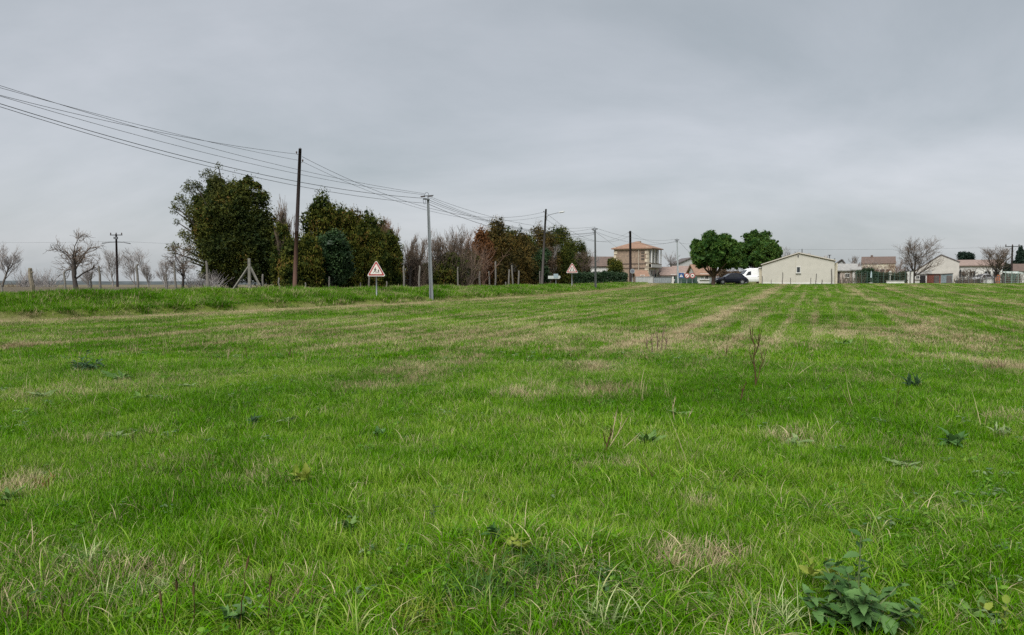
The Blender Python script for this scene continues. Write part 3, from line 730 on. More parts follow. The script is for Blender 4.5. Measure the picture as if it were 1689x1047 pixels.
for px, top, w, r0, seed, lab, tm, kw in [
    (472, 318, 46, .11, 201, "bare tree with upright twigs between the large oak and the wooden pole", TWIG, {}),
    (640, 356, 60, .12, 202, "bare reddish tree rising behind the cypresses right of the children sign", TWIG_RED, {}),
    (676, 382, 34, .10, 203, "thin dark bare tree left of the grey steel pole", TWIG, {}),
    (690, 388, 34, .10, 204, "thin bare tree close behind the grey steel pole on its left", TWIG, {}),
    (722, 372, 56, .12, 205, "spreading bare tree immediately right of the grey steel pole", TWIG, {}),
    (748, 368, 60, .13, 206, "largest bare tree of the row, second right of the steel pole", TWIG, {}),
    (770, 376, 48, .12, 207, "bare tree with knobbly brown twigs left of the rust cypress", TWIG_RED, {}),
    (962, 408, 40, .08, 208, "leafless bush at the right end of the tree row", TWIG, {}),
    (838, 400, 40, .10, 209, "bare grey tree with pale trunk in front of the brownish cypresses", TWIG_GREY, {}),
    (908, 402, 36, .09, 210, "small bare tree in front of the cypress near the street lamp", TWIG_GREY, {})]:
    d = hedge_d(px) + (1.2 if seed in (201, 202) else -.5); b = base(px, d)
    bare_tree('bare_tree', lab, px, d, zat(top, d) - b[2], w * pxm(d), r0, seed, tm, BARK_DARK if tm is not TWIG_GREY else BARK_PALE, "bare trees in the row beyond the road", n_limb=6, spread=.62, fork=.2, kids=(11, 9, 6), updraft=.5, curl=.22, minr=.013)
def brush(px, top, w, label, seed, tm=TWIG, d=None, n=60, m=None, name='brushwood', cat='undergrowth', lean=.5, rr=.012, dz=0):
    """a thicket of thin bare shoots from the ground"""
    d = d or hedge_d(px); b = base(px, d); k = pxm(d); h = zat(top, d) - b[2]; r = w * k / 2; g = random.Random(seed); mb = MB()
    for i in range(n):
        x, y = g.uniform(-r, r), g.uniform(-r * .5, r * .5); p = np.array([x, y, -.05]); a = np.array([g.gauss(0, lean), g.gauss(0, lean), 1.6]); L_ = h * g.uniform(.5, 1.05); pts = [p.copy()]
        for q in range(4):
            a = a + np.array([g.gauss(0, .3), g.gauss(0, .3), 0]); p = p + a / np.linalg.norm(a) * L_ / 4; pts.append(p.copy())
        mb.tube(pts, [rr, rr * .9, rr * .75, rr * .6, rr * .4], 3, cap=False)
        for q in range(2):
            s = pts[g.randint(1, 3)]; e = s + np.array([g.gauss(0, .3), g.gauss(0, .3), g.uniform(.1, .5)]) * h * .35; mb.tube([s, (s + e) / 2 + np.array([0, 0, -.03]), e], [rr * .6, rr * .5, rr * .3], 3, cap=False)
    o = mb.build(name, tm); o.location = b; tag(o, label, cat); return o
brush(730, 398, 96, "brown leafless thicket under the bare trees right of the steel pole", 221, TWIG, n=420, rr=.017)
brush(766, 392, 66, "reddish brown thicket left of the rust brown cypress", 222, TWIG_RED, n=300, rr=.017)
brush(682, 402, 40, "dark leafless scrub between the cypresses and the steel pole", 223, TWIG, n=200, rr=.017)

# far left: bare trees beyond the fence
bare_tree('bare_tree', "gnarled dark fruit tree, the largest bare tree left of the big oak", 126, 43, 3.55, 96 * pxm(43), .13, 301, TWIG, BARK_DARK, None, n_limb=7, spread=1.0, fork=.25, kids=(10, 9, 6), updraft=.12, curl=.4, minr=.012, lean=(-.08, 0))
bare_tree('bare_tree', "small dark fruit tree between fence posts just left of the big oak", 301, 50, 2.95, 70 * pxm(50), .09, 302, TWIG, BARK_DARK, None, spread=1.0, fork=.3, kids=(9, 8, 6), updraft=.1, curl=.4, minr=.012)
bare_tree('bare_tree', "pale upright bare tree cut by the left edge of the picture", 4, 62, 3.7, 50 * pxm(62), .09, 303, TWIG_GREY, BARK, None, spread=.6, kids=(10, 9, 6), updraft=.5, minr=.013)
FARG = "pale bare trees beyond the far left fields"
for i, (px, top, w, lab) in enumerate([(188, 408, 40, "faint pale tree left behind the power pylon"), (222, 402, 46, "tall faint pale tree right behind the power pylon"), (246, 412, 34, "faint pale tree midway between power pylon and small fruit tree"), (150, 432, 30, "faint small pale tree behind the gnarled fruit tree"), (272, 425, 30, "faint low pale tree left of the small dark fruit tree")]):
    d = 150; bare_tree('bare_tree', lab, px, d, zat(top, d) - base(px, d)[2], w * pxm(d), .14, 310 + i, TWIG_GREY, BARK_PALE, FARG, spread=.6, kids=(11, 9, 6), updraft=.45, minr=.02)  # pale bark and grey twigs give the paleness of distance haze by colour
brush(60, 438, 56, "grey round leafless bush behind the thick leaning stump post", 321, TWIG_GREY, d=85, n=170, name='bare_bush', cat='bush', rr=.022)
brush(336, 440, 52, "pale grey bramble tangle at the left foot of the big oak", 322, TWIG_GREY, d=50.5, n=140, name='bramble', cat='bush', lean=.9)
brush(20, 460, 60, "dark low scrub at the far left edge", 323, TWIG, d=140, n=120, name='bare_bush', cat='bush', rr=.035)

def far_ridge():
    """low wooded rise on the far left horizon"""
    n = 90; V = []; Q = []; xs = np.linspace(-900, 260, n)
    prof = [(690, -4.2), (705, 3.0), (730, 6.5), (800, 7.0), (1000, -8)]
    for x in xs:
        e = 1.6 * float(fbm(np.array(x * .012), np.array(1.0), 91)) + 1.0 * float(fbm(np.array(x * .06), np.array(2.0), 92))
        for k, (y, z) in enumerate(prof): V.append((x, y, z - 8.2 + (e if k in (1, 2, 3) else 0)))
    for i in range(n - 1):
        for j in range(4): q = i * 5 + j; Q.append((q, q + 5, q + 6, q + 1))
    o = np_mesh("hills", V, Q, mat("wooded_hill", (.060, .072, .075), .95, .5, .05, 0, detail=8), smooth=True); tag(o, kind='structure')  # bluish woodland colour has the distance haze painted in
far_ridge()

# the two umbrella pines, the round bush, the hedges
def pine(px, d, xr, yr, label, seed, tb):
    b = base(px, d); k = pxm(d); cx = ((xr[0] + xr[1]) / 2 - px) * k; rx = (xr[1] - xr[0]) / 2 * k; z0, z1 = zat(yr[1], d) - b[2], zat(yr[0], d) - b[2]
    h = z1 - z0; g = np.random.default_rng(seed); bl = []
    for i in range(150):
        a = g.uniform(0, 2 * pi); f = sqrt(g.uniform()) * .86 if i % 3 else .86; u = g.uniform() ** .8
        zlo = z0 + h * .10 + .04 * h * f; zhi = z0 + h * (.28 + .62 * sqrt(max(1 - f ** 2.2, 0)))
        bl.append((cx + rx * f * cos(a), rx * f * sin(a) * .85, zlo + (zhi - zlo) * u, rx * .20, rx * .20, h * .10))
    t = thing('umbrella_pine', label, 'tree', b)
    lim = [([(0, 0, z0 * .6), (q[0] * .4, q[1] * .4, z0 * .9 + .3), (q[0], q[1], q[2])], [.13, .08, .03]) for q in bl[:16]]
    trunk_part(t, [(0, 0, -.1), (.03, 0, z0 * .5), (.06, 0, z0 * 1.0), (cx * .4 + .05, 0, z0 + h * .6)], [tb * 1.15, tb, tb * .85, tb * .35], mat("pine_bark", (.085, .055, .042), .95, .45, 6, .6, stretch=(3, 3, .7)), lim)
    crown('crown', bl, 20000, .21, L_PINE, t, seed, aspect=.22, outw=.75, lump=.3, shell=.5, clump=.6)
pine(1176, 90, (1140, 1218), (377, 447), "left umbrella pine with visible brown trunk in front of the dark car", 401, .20)
pine(1250, 109, (1210, 1287), (376, 449), "right umbrella pine behind the white van and beige gable house", 402, .2)
def bush(px, d, xr, yr, label, m, seed, n=2600, size=.16, name='round_bush', cat='bush'):
    b = base(px, d); k = pxm(d); r = (xr[1] - xr[0]) / 2 * k; z1 = zat(yr[0], d) - b[2]; z0 = max(zat(yr[1], d) - b[2], 0.1); g = np.random.default_rng(seed); hz = (z1 - z0) / 2; c = (z0 + z1) / 2
    bl = [(0, 0, c, r * .85, r * .8, hz * .9)] + [(g.uniform(-.5, .5) * r, g.uniform(-.5, .3) * r, c + g.uniform(-.5, .55) * hz, r * .45, r * .45, hz * .42) for _ in range(8)]
    return leafy(name, label, b, bl, n, size, m, seed, trunk_h=max(z0, .4), tr=.09, cat=cat, lump=.2, aspect=.45, clump=.5)
bush(1015, 108, (999, 1032), (424, 458), "round dark clipped bush beside the square stone house", L_CYP, 411)
bush(1592, 172, (1577, 1609), (413, 442), "dark dome-shaped evergreen above the long pink tiled roof", L_FAR, 412, n=2600, size=.28, name='dome_evergreen', cat='tree')
def hedge(name, label, px0, px1, top, d, m, seed, depth=1.3, dens=900, size=.13, ragged=.2):
    a, b_ = base(px0, d), base(px1, d); h = zat(top, d) - a[2]; Lx = b_[0] - a[0]; t = thing(name, label, 'hedge', (a[0] + Lx / 2, d, a[2]))
    g = np.random.default_rng(seed); n = int(dens * Lx * h); nb = max(int(Lx / .8), 3)
    bl = []
    for i in range(nb):
        x = -Lx / 2 + Lx * (i + .5) / nb; hh = h * (1 - ragged * g.uniform())
        for f in (.25, .68): bl.append((x, g.uniform(-.1, .1), hh * f, Lx / nb * .72, depth / 2, hh * .34))
    mb = MB()
    for i in range(nb): mb.tube([(-Lx / 2 + Lx * (i + .5) / nb, 0, -.05), (-Lx / 2 + Lx * (i + .5) / nb + .05, 0, h * .7)], [.04, .02], 5)
    mb.build('stems', BARK_DARK, t)['kind'] = 'stuff'
    crown('foliage', bl, min(n, 9000), size, m, t, seed, lump=.2, aspect=.45, clump=.6, shell=.55)
    return t
hedge('clipped_hedge', "dark green hedge left of the street-side square stone house", 948, 1034, 446, 103, L_HEDGE, 421, dens=560, ragged=.12)
hedge('garden_hedge', "dark green hedge behind mesh fence right of the beige house", 1412, 1450, 440, 114, L_HEDGE, 422, dens=500, ragged=.3)
hedge('garden_hedge', "olive brown hedge left of the two white gate pillars", 1450, 1494, 444, 114, leaf_mat("olive_hedge", (.028, .036, .016), (.075, .070, .035), .7, .2), 423, dens=480, ragged=.35)
hedge('low_hedge', "low green hedge at the foot of the white wall right of the sheds", 1578, 1614, 458, 118, L_HEDGE, 424, dens=500, ragged=.5)
hedge('brown_hedge', "brown leafless hedge behind the dark car under the pines", 1186, 1232, 441, 108, L_BROWN, 425, dens=420, ragged=.3)
hedge('low_hedge', "low dark planting along the foot of the grey garden wall by the road signs", 1112, 1150, 463, 108, L_HEDGE, 426, dens=500, ragged=.5)

# ------------------------------------------------------------------ poles, wires
def pole_mesh(mb, p0, p1, r0, r1, n=8): mb.tube([p0, (np.array(p0) + np.array(p1)) / 2, p1], [r0, (r0 + r1) / 2, r1], n)
POLES = {}
def wood_pole(key, label, px, d, top_px, top_py, r=(.13, .09), m=CREOSOTE, ins=2, lower=None):
    b = base(px, d); tp = W(top_px, top_py, d); t = thing('utility_pole', label, 'utility pole', b); rel = tp - b
    mb = MB()
    if lower:                                             # worn, reddish foot of the pole
        q = rel * lower; m2 = MB(); pole_mesh(m2, (0, 0, -.3), q, r[0], r[0] + (r[1] - r[0]) * lower, 10); m2.build('pole_foot', POLE_RED, t, smooth=True)
        pole_mesh(mb, q * .998, rel, r[0] + (r[1] - r[0]) * lower + .002, r[1], 10)
    else: pole_mesh(mb, (0, 0, -.3), rel, r[0], r[1], 10)
    mb.build('pole', m, t, smooth=True)
    for i in range(ins):
        z = rel * (1 - (.35 + .5 * i) / np.linalg.norm(rel)); q = MB(); sgn = -1 if i % 2 == 0 else 1
        q.tube([z, z + np.array([sgn * .16, -.02, -.02]), z + np.array([sgn * .2, -.02, .06])], .014, 5); q.build('hook', GALV_DARK, t)
        q = MB(); c = z + np.array([sgn * .2, -.02, .06]); q.tube([c, c + np.array([0, 0, .04]), c + np.array([0, 0, .1]), c + np.array([0, 0, .13])], [.03, .05, .045, .02], 8); q.build('insulator', CERAMIC, t, smooth=True)
    q = MB(); q.tube([rel + np.array([0, 0, -.02]), rel + np.array([0, 0, .05])], [r[1] + .012, r[1] * .5], 8); q.build('cap', GALV_DARK, t)
    POLES[key] = (b, tp); return t
wood_pole('wood1', "tall brown wooden pole with reddish worn foot in front of the trees", 485.5, 48, 495, 245, (.135, .092), CREOSOTE, 2, .42)
def box_section(mb, p0, p1, w0, w1):
    """steel pole pressed into an H: two flanges and a web"""
    p0, p1 = np.array(p0), np.array(p1)
    for x0, x1, y0, y1 in ((-1, -.55, -.7, .7), (.55, 1, -.7, .7), (-.55, .55, -.12, .12)):
        k = len(mb.v)
        for p, w in ((p0, w0), (p1, w1)): mb.v += [tuple(p + np.array([a * w, b_ * w, 0])) for a, b_ in ((x0, y0), (x1, y0), (x1, y1), (x0, y1))]
        for q in ((0, 3, 2, 1), (4, 5, 6, 7), (0, 1, 5, 4), (1, 2, 6, 5), (2, 3, 7, 6), (3, 0, 4, 7)): mb.f.append(tuple(k + i for i in q)); mb.m.append(0)
def steel_pole(key, label, px, d, top_px, top_py, w=(.15, .085), bracket=1.0, m=GALV, side_arm=False):
    b = base(px, d); tp = W(top_px, top_py, d); t = thing('utility_pole', label, 'utility pole', b); rel = tp - b
    mb = MB(); box_section(mb, (0, 0, -.3), rel, *w); mb.build('pole', m, t)
    q = MB(); s = bracket; c = rel + np.array([0, -.10, .30 * s]); u = np.array([.86, -.5, 0])
    q.tube([rel + np.array([0, 0, -.2]), rel + np.array([0, 0, .34 * s])], .03, 6); q.build('stub', GALV_DARK, t)
    q = MB(); q.tube([c - u * .55 * s, c + u * .55 * s], .032, 6); q.build('crossarm', GALV_DARK, t)
    q = MB(); c2 = rel + np.array([0, -.10, 0]); q.tube([c2 - u * .45 * s + np.array([0, 0, .04]), c2 + u * .15 * s], .045, 6); q.build('crossarm', GALV_DARK, t)
    for f in (-.5, -.28, .28, .5):
        q = MB(); e = c + u * f * s; q.tube([e, e + np.array([-.05 * s, .03, -.03]), e + np.array([-.16 * s, .08, -.02]), e + np.array([-.22 * s, .1, 0])], [.02, .045, .045, .015], 7); q.build('insulator', CERAMIC, t, smooth=True)
    q = MB(); a = np.linspace(0, pi, 9); q.tube([c + u * (-.12 * s + .22 * s * -cos(z)) + np.array([0, 0, .28 * s * sin(z)]) for z in a], .013, 5); q.build('jumper_cable', CABLE, t)
    q = MB(); q.tube([c2 - u * .5 * s + np.array([0, 0, .02]), c2 - u * .42 * s + np.array([0, 0, -.25]), c2 - u * .3 * s + np.array([0, 0, -.3]), c2 - u * .22 * s], .012, 5); q.build('jumper_cable', CABLE, t)
    POLES[key] = (b, tp); return t
steel_pole('steel1', "tall grey galvanised pole at the field edge with wires on small crossarms", 712, 47.8, 706, 329, (.125, .07), .75)
t = wood_pole('lamp', "dark pole carrying a street lamp, rising out of the far end of the tree row", 893.5, 80, 900.5, 345, (.14, .1), mat("grey_pole_wood", (.055, .048, .043), .85, .3, 5, .3, stretch=(8, 8, .4)), 1)
b_, tp = POLES['lamp']; r_ = tp - b_
q = MB(); q.tube([r_ + np.array(v) for v in ((.05, 0, -1.15), (.12, -.02, -.72), (.32, -.1, -.58), (.9, -.4, -.46), (1.35, -.62, -.38))], [.03, .03, .03, .028, .025], 7); arm = q.build('lamp_arm', GALV, t, smooth=True)
q = MB(); q.tube([r_ + np.array(v) for v in ((1.30, -.6, -.40), (1.42, -.66, -.37), (1.72, -.82, -.33), (1.88, -.9, -.33))], [.04, .085, .09, .03], 8); q.build('lamp_head', mat("lamp_housing", (.42, .43, .42), .5, .1, 8), t, smooth=True)
steel_pole('steel2', "dark pole with small crossarm standing alone in the verge left of the stone house", 982.5, 73, 981.5, 380, (.10, .065), .5, mat("dark_pole", (.055, .06, .058), .7, .25, 6, 0))
wood_pole('wood2', "dark wooden pole right in front of the square stone house", 1040, 112, 1039.5, 381, (.2, .16), CREOSOTE, 1)
steel_pole('steel3', "slim pale grey pole beside the blue crossing sign", 1118.5, 106, 1117, 397, (.12, .07), .5, mat("pale_pole", (.30, .33, .34), .6, .15, 6, 0))
steel_pole('steel0', "grey steel pole beyond the left edge of the picture", -250, 23, -252, 40, (.155, .085), 1.0)
wood_pole('wood0', "wooden pole beyond the left edge of the picture", -330, 24, -330, 50, (.15, .105), CREOSOTE, 2)
def t_pole(name, label, px, d, top, arm_w, two=False, r=.14, droop=0):
    b = base(px, d); h = zat(top, d) - b[2]; t = thing(name, label, 'utility pole', b); mb = MB(); mb.tube([(0, 0, -.3), (0, 0, h)], [r * 1.2, r * .8], 8); mb.build('pole', CREOSOTE, t, smooth=True)
    q = MB(); w = arm_w * pxm(d) / 2; q.tube([(-w, 0, h - .12), (w, 0, h - .12)], .07, 6); q.build('crossarm', GALV_DARK, t)
    for x in (-.9, 0, .9):
        q = MB(); q.tube([(x * w, 0, h - .1), (x * w, 0, h + .05), (x * w, 0, h + .22)], [.05, .09, .05], 7); q.build('insulator', CERAMIC, t)
    if two:
        q = MB(); w2 = w * 2.3; q.tube([(-w2, 0, h - droop - .15), (-w2 * .5, 0, h - droop), (0, 0, h - droop + .05), (w2 * .5, 0, h - droop), (w2, 0, h - droop - .2)], .065, 6); q.build('crossarm', GALV_DARK, t, smooth=True)
        q = MB(); q.box((0, -.15, h - .55), (.5, .3, .3)); q.build('switch_box', GALV_DARK, t)
    POLES[name + str(px)] = (b, b + np.array([0, 0, h])); return t
t_pole('power_pylon', "dark power pylon with two levels of crossarms far left beyond the fence", 194, 110, 386, 20, True, .16, 1.15)
t_pole('utility_pole', "dark pole with T-shaped crossarm near the right edge of the picture", 1668, 122, 405, 24)

def wire(label, a, b, sag, r=.014, group=None):
    """hanging cable from a to b; sag in metres at the middle"""
    a, b = np.array(a, float), np.array(b, float); f = np.linspace(0, 1, 28)[:, None]
    p = a * (1 - f) + b * f; p[:, 2] -= (4 * f * (1 - f) * sag)[:, 0]
    mb = MB(); mb.tube(p - a, r * .55 + .0035, 5); o = mb.build('overhead_wire', CABLE); o.location = a
    return tag(o, label, 'wire', group)
def wire_px(label, a, b, mid, r=.014):
    """cable whose ends and middle height are read off the photograph: a, b = (px, py, distance), mid = (px, py)"""
    A, B = W(*a), W(*b)
    best = None
    for sag in np.linspace(0, 4, 161):
        f = np.linspace(0, 1, 60)[:, None]; p = A * (1 - f) + B * f; p[:, 2] -= (4 * f * (1 - f) * sag)[:, 0]
        rel = p - np.array([0, 0, EYE]); zc = rel[:, 1] * CP - rel[:, 2] * SP; yc = rel[:, 1] * SP + rel[:, 2] * CP
        X = 844.5 + F * rel[:, 0] / zc; Y = 523.5 - F * yc / zc; y = np.interp(mid[0], X, Y)
        if best is None or abs(y - mid[1]) < best[0]: best = (abs(y - mid[1]), sag)
    return wire(label, A, B, best[1], r)
GS = "cables spanning to the grey steel pole from the left"
d0, d1 = 23.2, 47.8
# pole beyond the left edge -> grey steel pole (four spans), read at x = 0 and at the pole
for py0, py1, mid, lab, r in [(58, 319, (250, 217), "uppermost thin wire running from the left edge to the grey steel pole", .009), (80, 321, (250, 229), "second thin wire from the left edge to the grey steel pole's upper crossarm", .009),
                           (88, 327, (250, 244), "thick black cable from the left edge to the grey steel pole's lower crossarm", .017), (92, 335, (250, 250), "lowest cable from the left edge to the grey steel pole", .013)]:
    wire_px(lab, (-252, py0, d0), (700 if py1 < 325 else 704, py1, d1), mid, r)
for py0, py1, mid, lab, r in [(66, 254, (284, 222), "upper telephone cable from the left edge to the top of the wooden pole", .012), (48, 264, (284, 219), "lower telephone cable from the left edge to the wooden pole", .010)]:
    wire_px(lab, (-330, py0, 24), (491, py1, 48), mid, r)
wire_px("upper telephone cable from the wooden pole across to the street lamp pole", (498, 258, 48), (899, 349, 80), (711, 344), .015)
wire_px("lower telephone cable from the wooden pole across to the street lamp pole", (498, 266, 48), (899, 356, 80), (711, 348), .011)
for y0, y1, mid, lab, r in [(324, 374, (834, 363), "uppermost wire from the grey steel pole to the dark crossarm pole", .010), (326, 376, (834, 371), "second wire from the grey steel pole to the dark crossarm pole", .010),
                            (330, 383, (834, 372), "thick middle cable from the grey steel pole to the dark crossarm pole", .016), (333, 384, (790, 362), "deeply sagging thin wire from the grey steel pole to the dark crossarm pole", .010), (337, 386, (790, 368), "lowest thick cable from the grey steel pole behind the far cypresses", .018)]:
    wire_px(lab, (708, y0, 47.7), (981.5, y1, 73), mid, r)
wire_px("cable from the street lamp pole sagging to the pole before the stone house", (902, 352, 80), (1038, 389, 112), (968, 393), .016)
wire_px("tight cable from the street lamp pole to the dark pole before the stone house", (902, 362, 80), (1038, 382, 112), (968, 396), .012)
wire_px("cable from the dark crossarm pole down to the stone house eave", (983, 383, 73), (1019, 409, 134), (1003, 397), .016)
wire_px("upper wire from the dark crossarm pole to the slim pale grey pole", (983, 376, 73), (1116, 394, 106), (1055, 394), .012)
wire_px("lower wire from the dark crossarm pole to the slim pale grey pole", (983, 382, 73), (1116, 397, 106), (1055, 402), .012)
wire_px("cable from the pole before the stone house to the slim pale grey pole", (1042, 383, 112), (1116, 398, 106), (1088, 401), .014)
wire_px("thick cable dropping from the slim pale grey pole into the left pine", (1119, 397, 106), (1150, 428, 112), (1134, 413), .018)
wire_px("thin wire from the slim pale grey pole towards the left pine's crown", (1119, 400, 106), (1160, 397, 118), (1140, 402), .012)
wire_px("thin wire above the beige house running to the T-shaped pole at right", (1290, 411, 115), (1668, 407, 122), (1480, 411), .010)
wire_px("thin wire leaving the picture from the T-shaped pole at right", (1668, 407, 122), (1760, 402, 110), (1715, 405), .010)
wire_px("faint wire from the left edge to the power pylon beyond the fence", (-60, 399, 118), (184, 398, 110), (60, 400), .012)
wire_px("faint wire from the power pylon to the right behind the big oak", (203, 398, 110), (420, 403, 125), (300, 402), .012)

# ------------------------------------------------------------------ fence posts
FG = "old posts of the fence beyond the road"
def post(px, d, top, wpx, label, m=WOOD_OLD, lean=0.0, name='fence_post', group=FG, dz=0, knob=False):
    b = base(px, d); h = max(zat(top, d) - b[2], .3); r = max(wpx * pxm(d) * .40, .022); g = random.Random(int(px * 10)); n = 7
    mb = MB(); pts = [(lean * h * f + g.gauss(0, .02), g.gauss(0, .01), -.25 if f == 0 else h * f) for f in (0, .3, .6, .9, 1)]
    mb.tube(pts, [r * 1.05, r * g.uniform(.95, 1.1), r, r * .95, r * .8], n)
    if knob: mb.tube([(lean * h * .82, 0, h * .8), (lean * h * .8 + r * 1.6, -.02, h * .84)], [r * .5, r * .3], 6)
    o = mb.build(name, m, smooth=False); o.location = b; tag(o, label, 'post', group); return o
post(3, 35, 470, 4, "pale thin fence post at the very left edge", WOOD_PALE)
post(54, 36.5, 442, 8.5, "thick leaning stump-like post with a knob, far left", mat("stump_wood", (.18, .155, .115), .95, .4, 7, .6), -.10, knob=True)
post(108, 38, 447, 4.2, "slim pale post just left of the gnarled fruit tree", WOOD_PALE, -.05)
post(151, 44, 451, 3.4, "short grey post right of the gnarled fruit tree trunk", WOOD_OLD)
post(166, 41, 438, 4.6, "tall grey post right of the gnarled fruit tree", WOOD_OLD, -.03)
post(228, 41.5, 435, 4.6, "tall dark post standing between the pylon and the small fruit tree", WOOD_OLD, -.02)
post(275, 47, 452, 3.8, "short post to the left of the small dark fruit tree", WOOD_OLD)
post(290, 43, 432, 4.6, "tall dark post touching the small dark fruit tree", WOOD_OLD, -.03)
post(344, 44, 430, 5, "tall grey post at the left foot of the big oak", WOOD_OLD, -.06)
post(341, 47, 452, 4, "short pale post beside the bramble under the big oak", WOOD_PALE)
def braced():
    d = 45; b = base(412, d); k = pxm(d); t = thing('braced_post', "grey concrete fence post with two slanting struts in front of the big oak", 'post', b)
    m = mat("mossy_concrete", (.155, .15, .125), .9, .4, 8, .4)
    h = zat(426, d) - b[2]; mb = MB(); mb.box((0, 0, h / 2 - .1), (.17, .15, h + .2), taper=.85); mb.build('post', m, t)
    for sx in (-1, 1):
        q = MB(); e = np.array([(-29 if sx < 0 else 17) * k, -.1 * sx, .05 if sx < 0 else .35]); q.tube([(sx * .05, 0, h * .74), e], .07, 4); q.build('strut', m, t)
braced()
PG = "small pale posts along the foot of the trees"
for px, top, w, lab in [(460.5, 458, 3.2, "short pale post at the right foot of the big oak"), (504, 466, 3, "tiny pale stub just right of the brown wooden pole"), (543, 456, 3.6, "leaning pale post halfway from wooden pole to children sign"), (434, 452, 4, "dark short post behind the right strut of the braced post"),
                   (595, 466, 2.4, "tiny pale stub left of the children sign"), (609, 453, 3.6, "pale post immediately left of the children sign's post"), (638, 464, 2.6, "tiny pale stub right of the children sign"), (667, 438, 4, "tall pale post left of the steel pole at the row's gap"), (692, 438, 4, "tall pale post closest to the steel pole's left side"),
                   (755, 440, 3, "slim greenish pale post under the bare trees right of the steel pole"), (773, 447, 3.4, "pale post left of the rust brown cypress"), (792, 447, 3.6, "pale post under the rust brown cypress"), (808, 447, 3, "pale post between rust and rounded cypress"),
                   (817, 431, 3.6, "tallest slim pale stake under the rounded cypress"), (839.5, 444, 3.2, "pale stake left of the far post cluster"), (846, 437, 3, "tall middle stake of the far post cluster"), (855, 446, 3.2, "right stake of the far post cluster"), (890, 447, 2.6, "dim post under the pointed cypress"), (834, 465, 2.6, "low white stub at the far post cluster")]:
    d = hedge_d(px, 9.6); post(px, d, top, w, lab, WOOD_PALE if 'dark' not in lab and 'dim' not in lab else WOOD_OLD, rnd.uniform(-.06, .03), group=PG)
VG = "thin stakes in front of the beige gable house"
for px, top, w, lab in [(1257, 455, 1.6, "leftmost thin stake before the beige wall"), (1272, 461, 1.2, "tiny stake left on the beige wall's base"), (1290.5, 449, 1.8, "tallest stake left of the beige house's window"), (1304, 458, 1.5, "stake just below left of the beige house's window"), (1337, 458, 1.5, "thin stake right of the beige house's window"), (1345.5, 451, 1.8, "slanting tall stake right of the beige house's window"), (1356, 461, 2.0, "dark stub stake towards the beige house's right corner"), (1371.5, 443, 2.6, "dark tall stake at the beige house's right corner")]:
    post(px, 92.5, top, w, lab, WOOD_OLD, .05 if 'slanting' in lab else 0, name='stake', group=VG)

# ------------------------------------------------------------------ road signs
S_WHITE = mat("sign_white", (.62, .60, .58), .45, .12, 3); S_RED = mat("sign_red", (.34, .055, .05), .45, .2, 3, col2=(.22, .04, .04)); S_BLACK = mat("sign_black", (.02, .022, .02), .5, .1, 5)
S_BLUE = mat("sign_blue", (.028, .075, .20), .45, .15, 3); S_PINK = mat("faded_sign_face", (.60, .50, .47), .5, .15, 2, col2=(.52, .55, .50)); S_BACK = mat("sign_back", (.26, .28, .29), .5, .15, 6, metal=.3)
def rtri(s, r, z0, n=5):
    """upright triangle with rounded corners, side s, foot of the middle at z0"""
    h = s * sqrt(3) / 2; C = [(-s / 2, 0), (s / 2, 0), (0, h)]; out = []
    ins = r * 2
    for k, (cx, cz) in enumerate(C):
        gx, gz_ = 0, h / 3; dx, dz = gx - cx, gz_ - cz; L_ = sqrt(dx * dx + dz * dz); ox, oz = cx + dx / L_ * ins, cz + dz / L_ * ins
        a0 = (210, -30 - 0, 90)[k]
        for i in range(n): a = R(a0 - 60 + 120 * i / (n - 1)); out.append((ox + r * cos(a), z0 + oz + r * sin(a)))
    return out
def sign_post(t, h, r=.04, m=GALV): q = MB(); q.tube([(0, .07, -.3), (0, .07, h)], r, 8); q.build('sign_post', m, t, smooth=True)
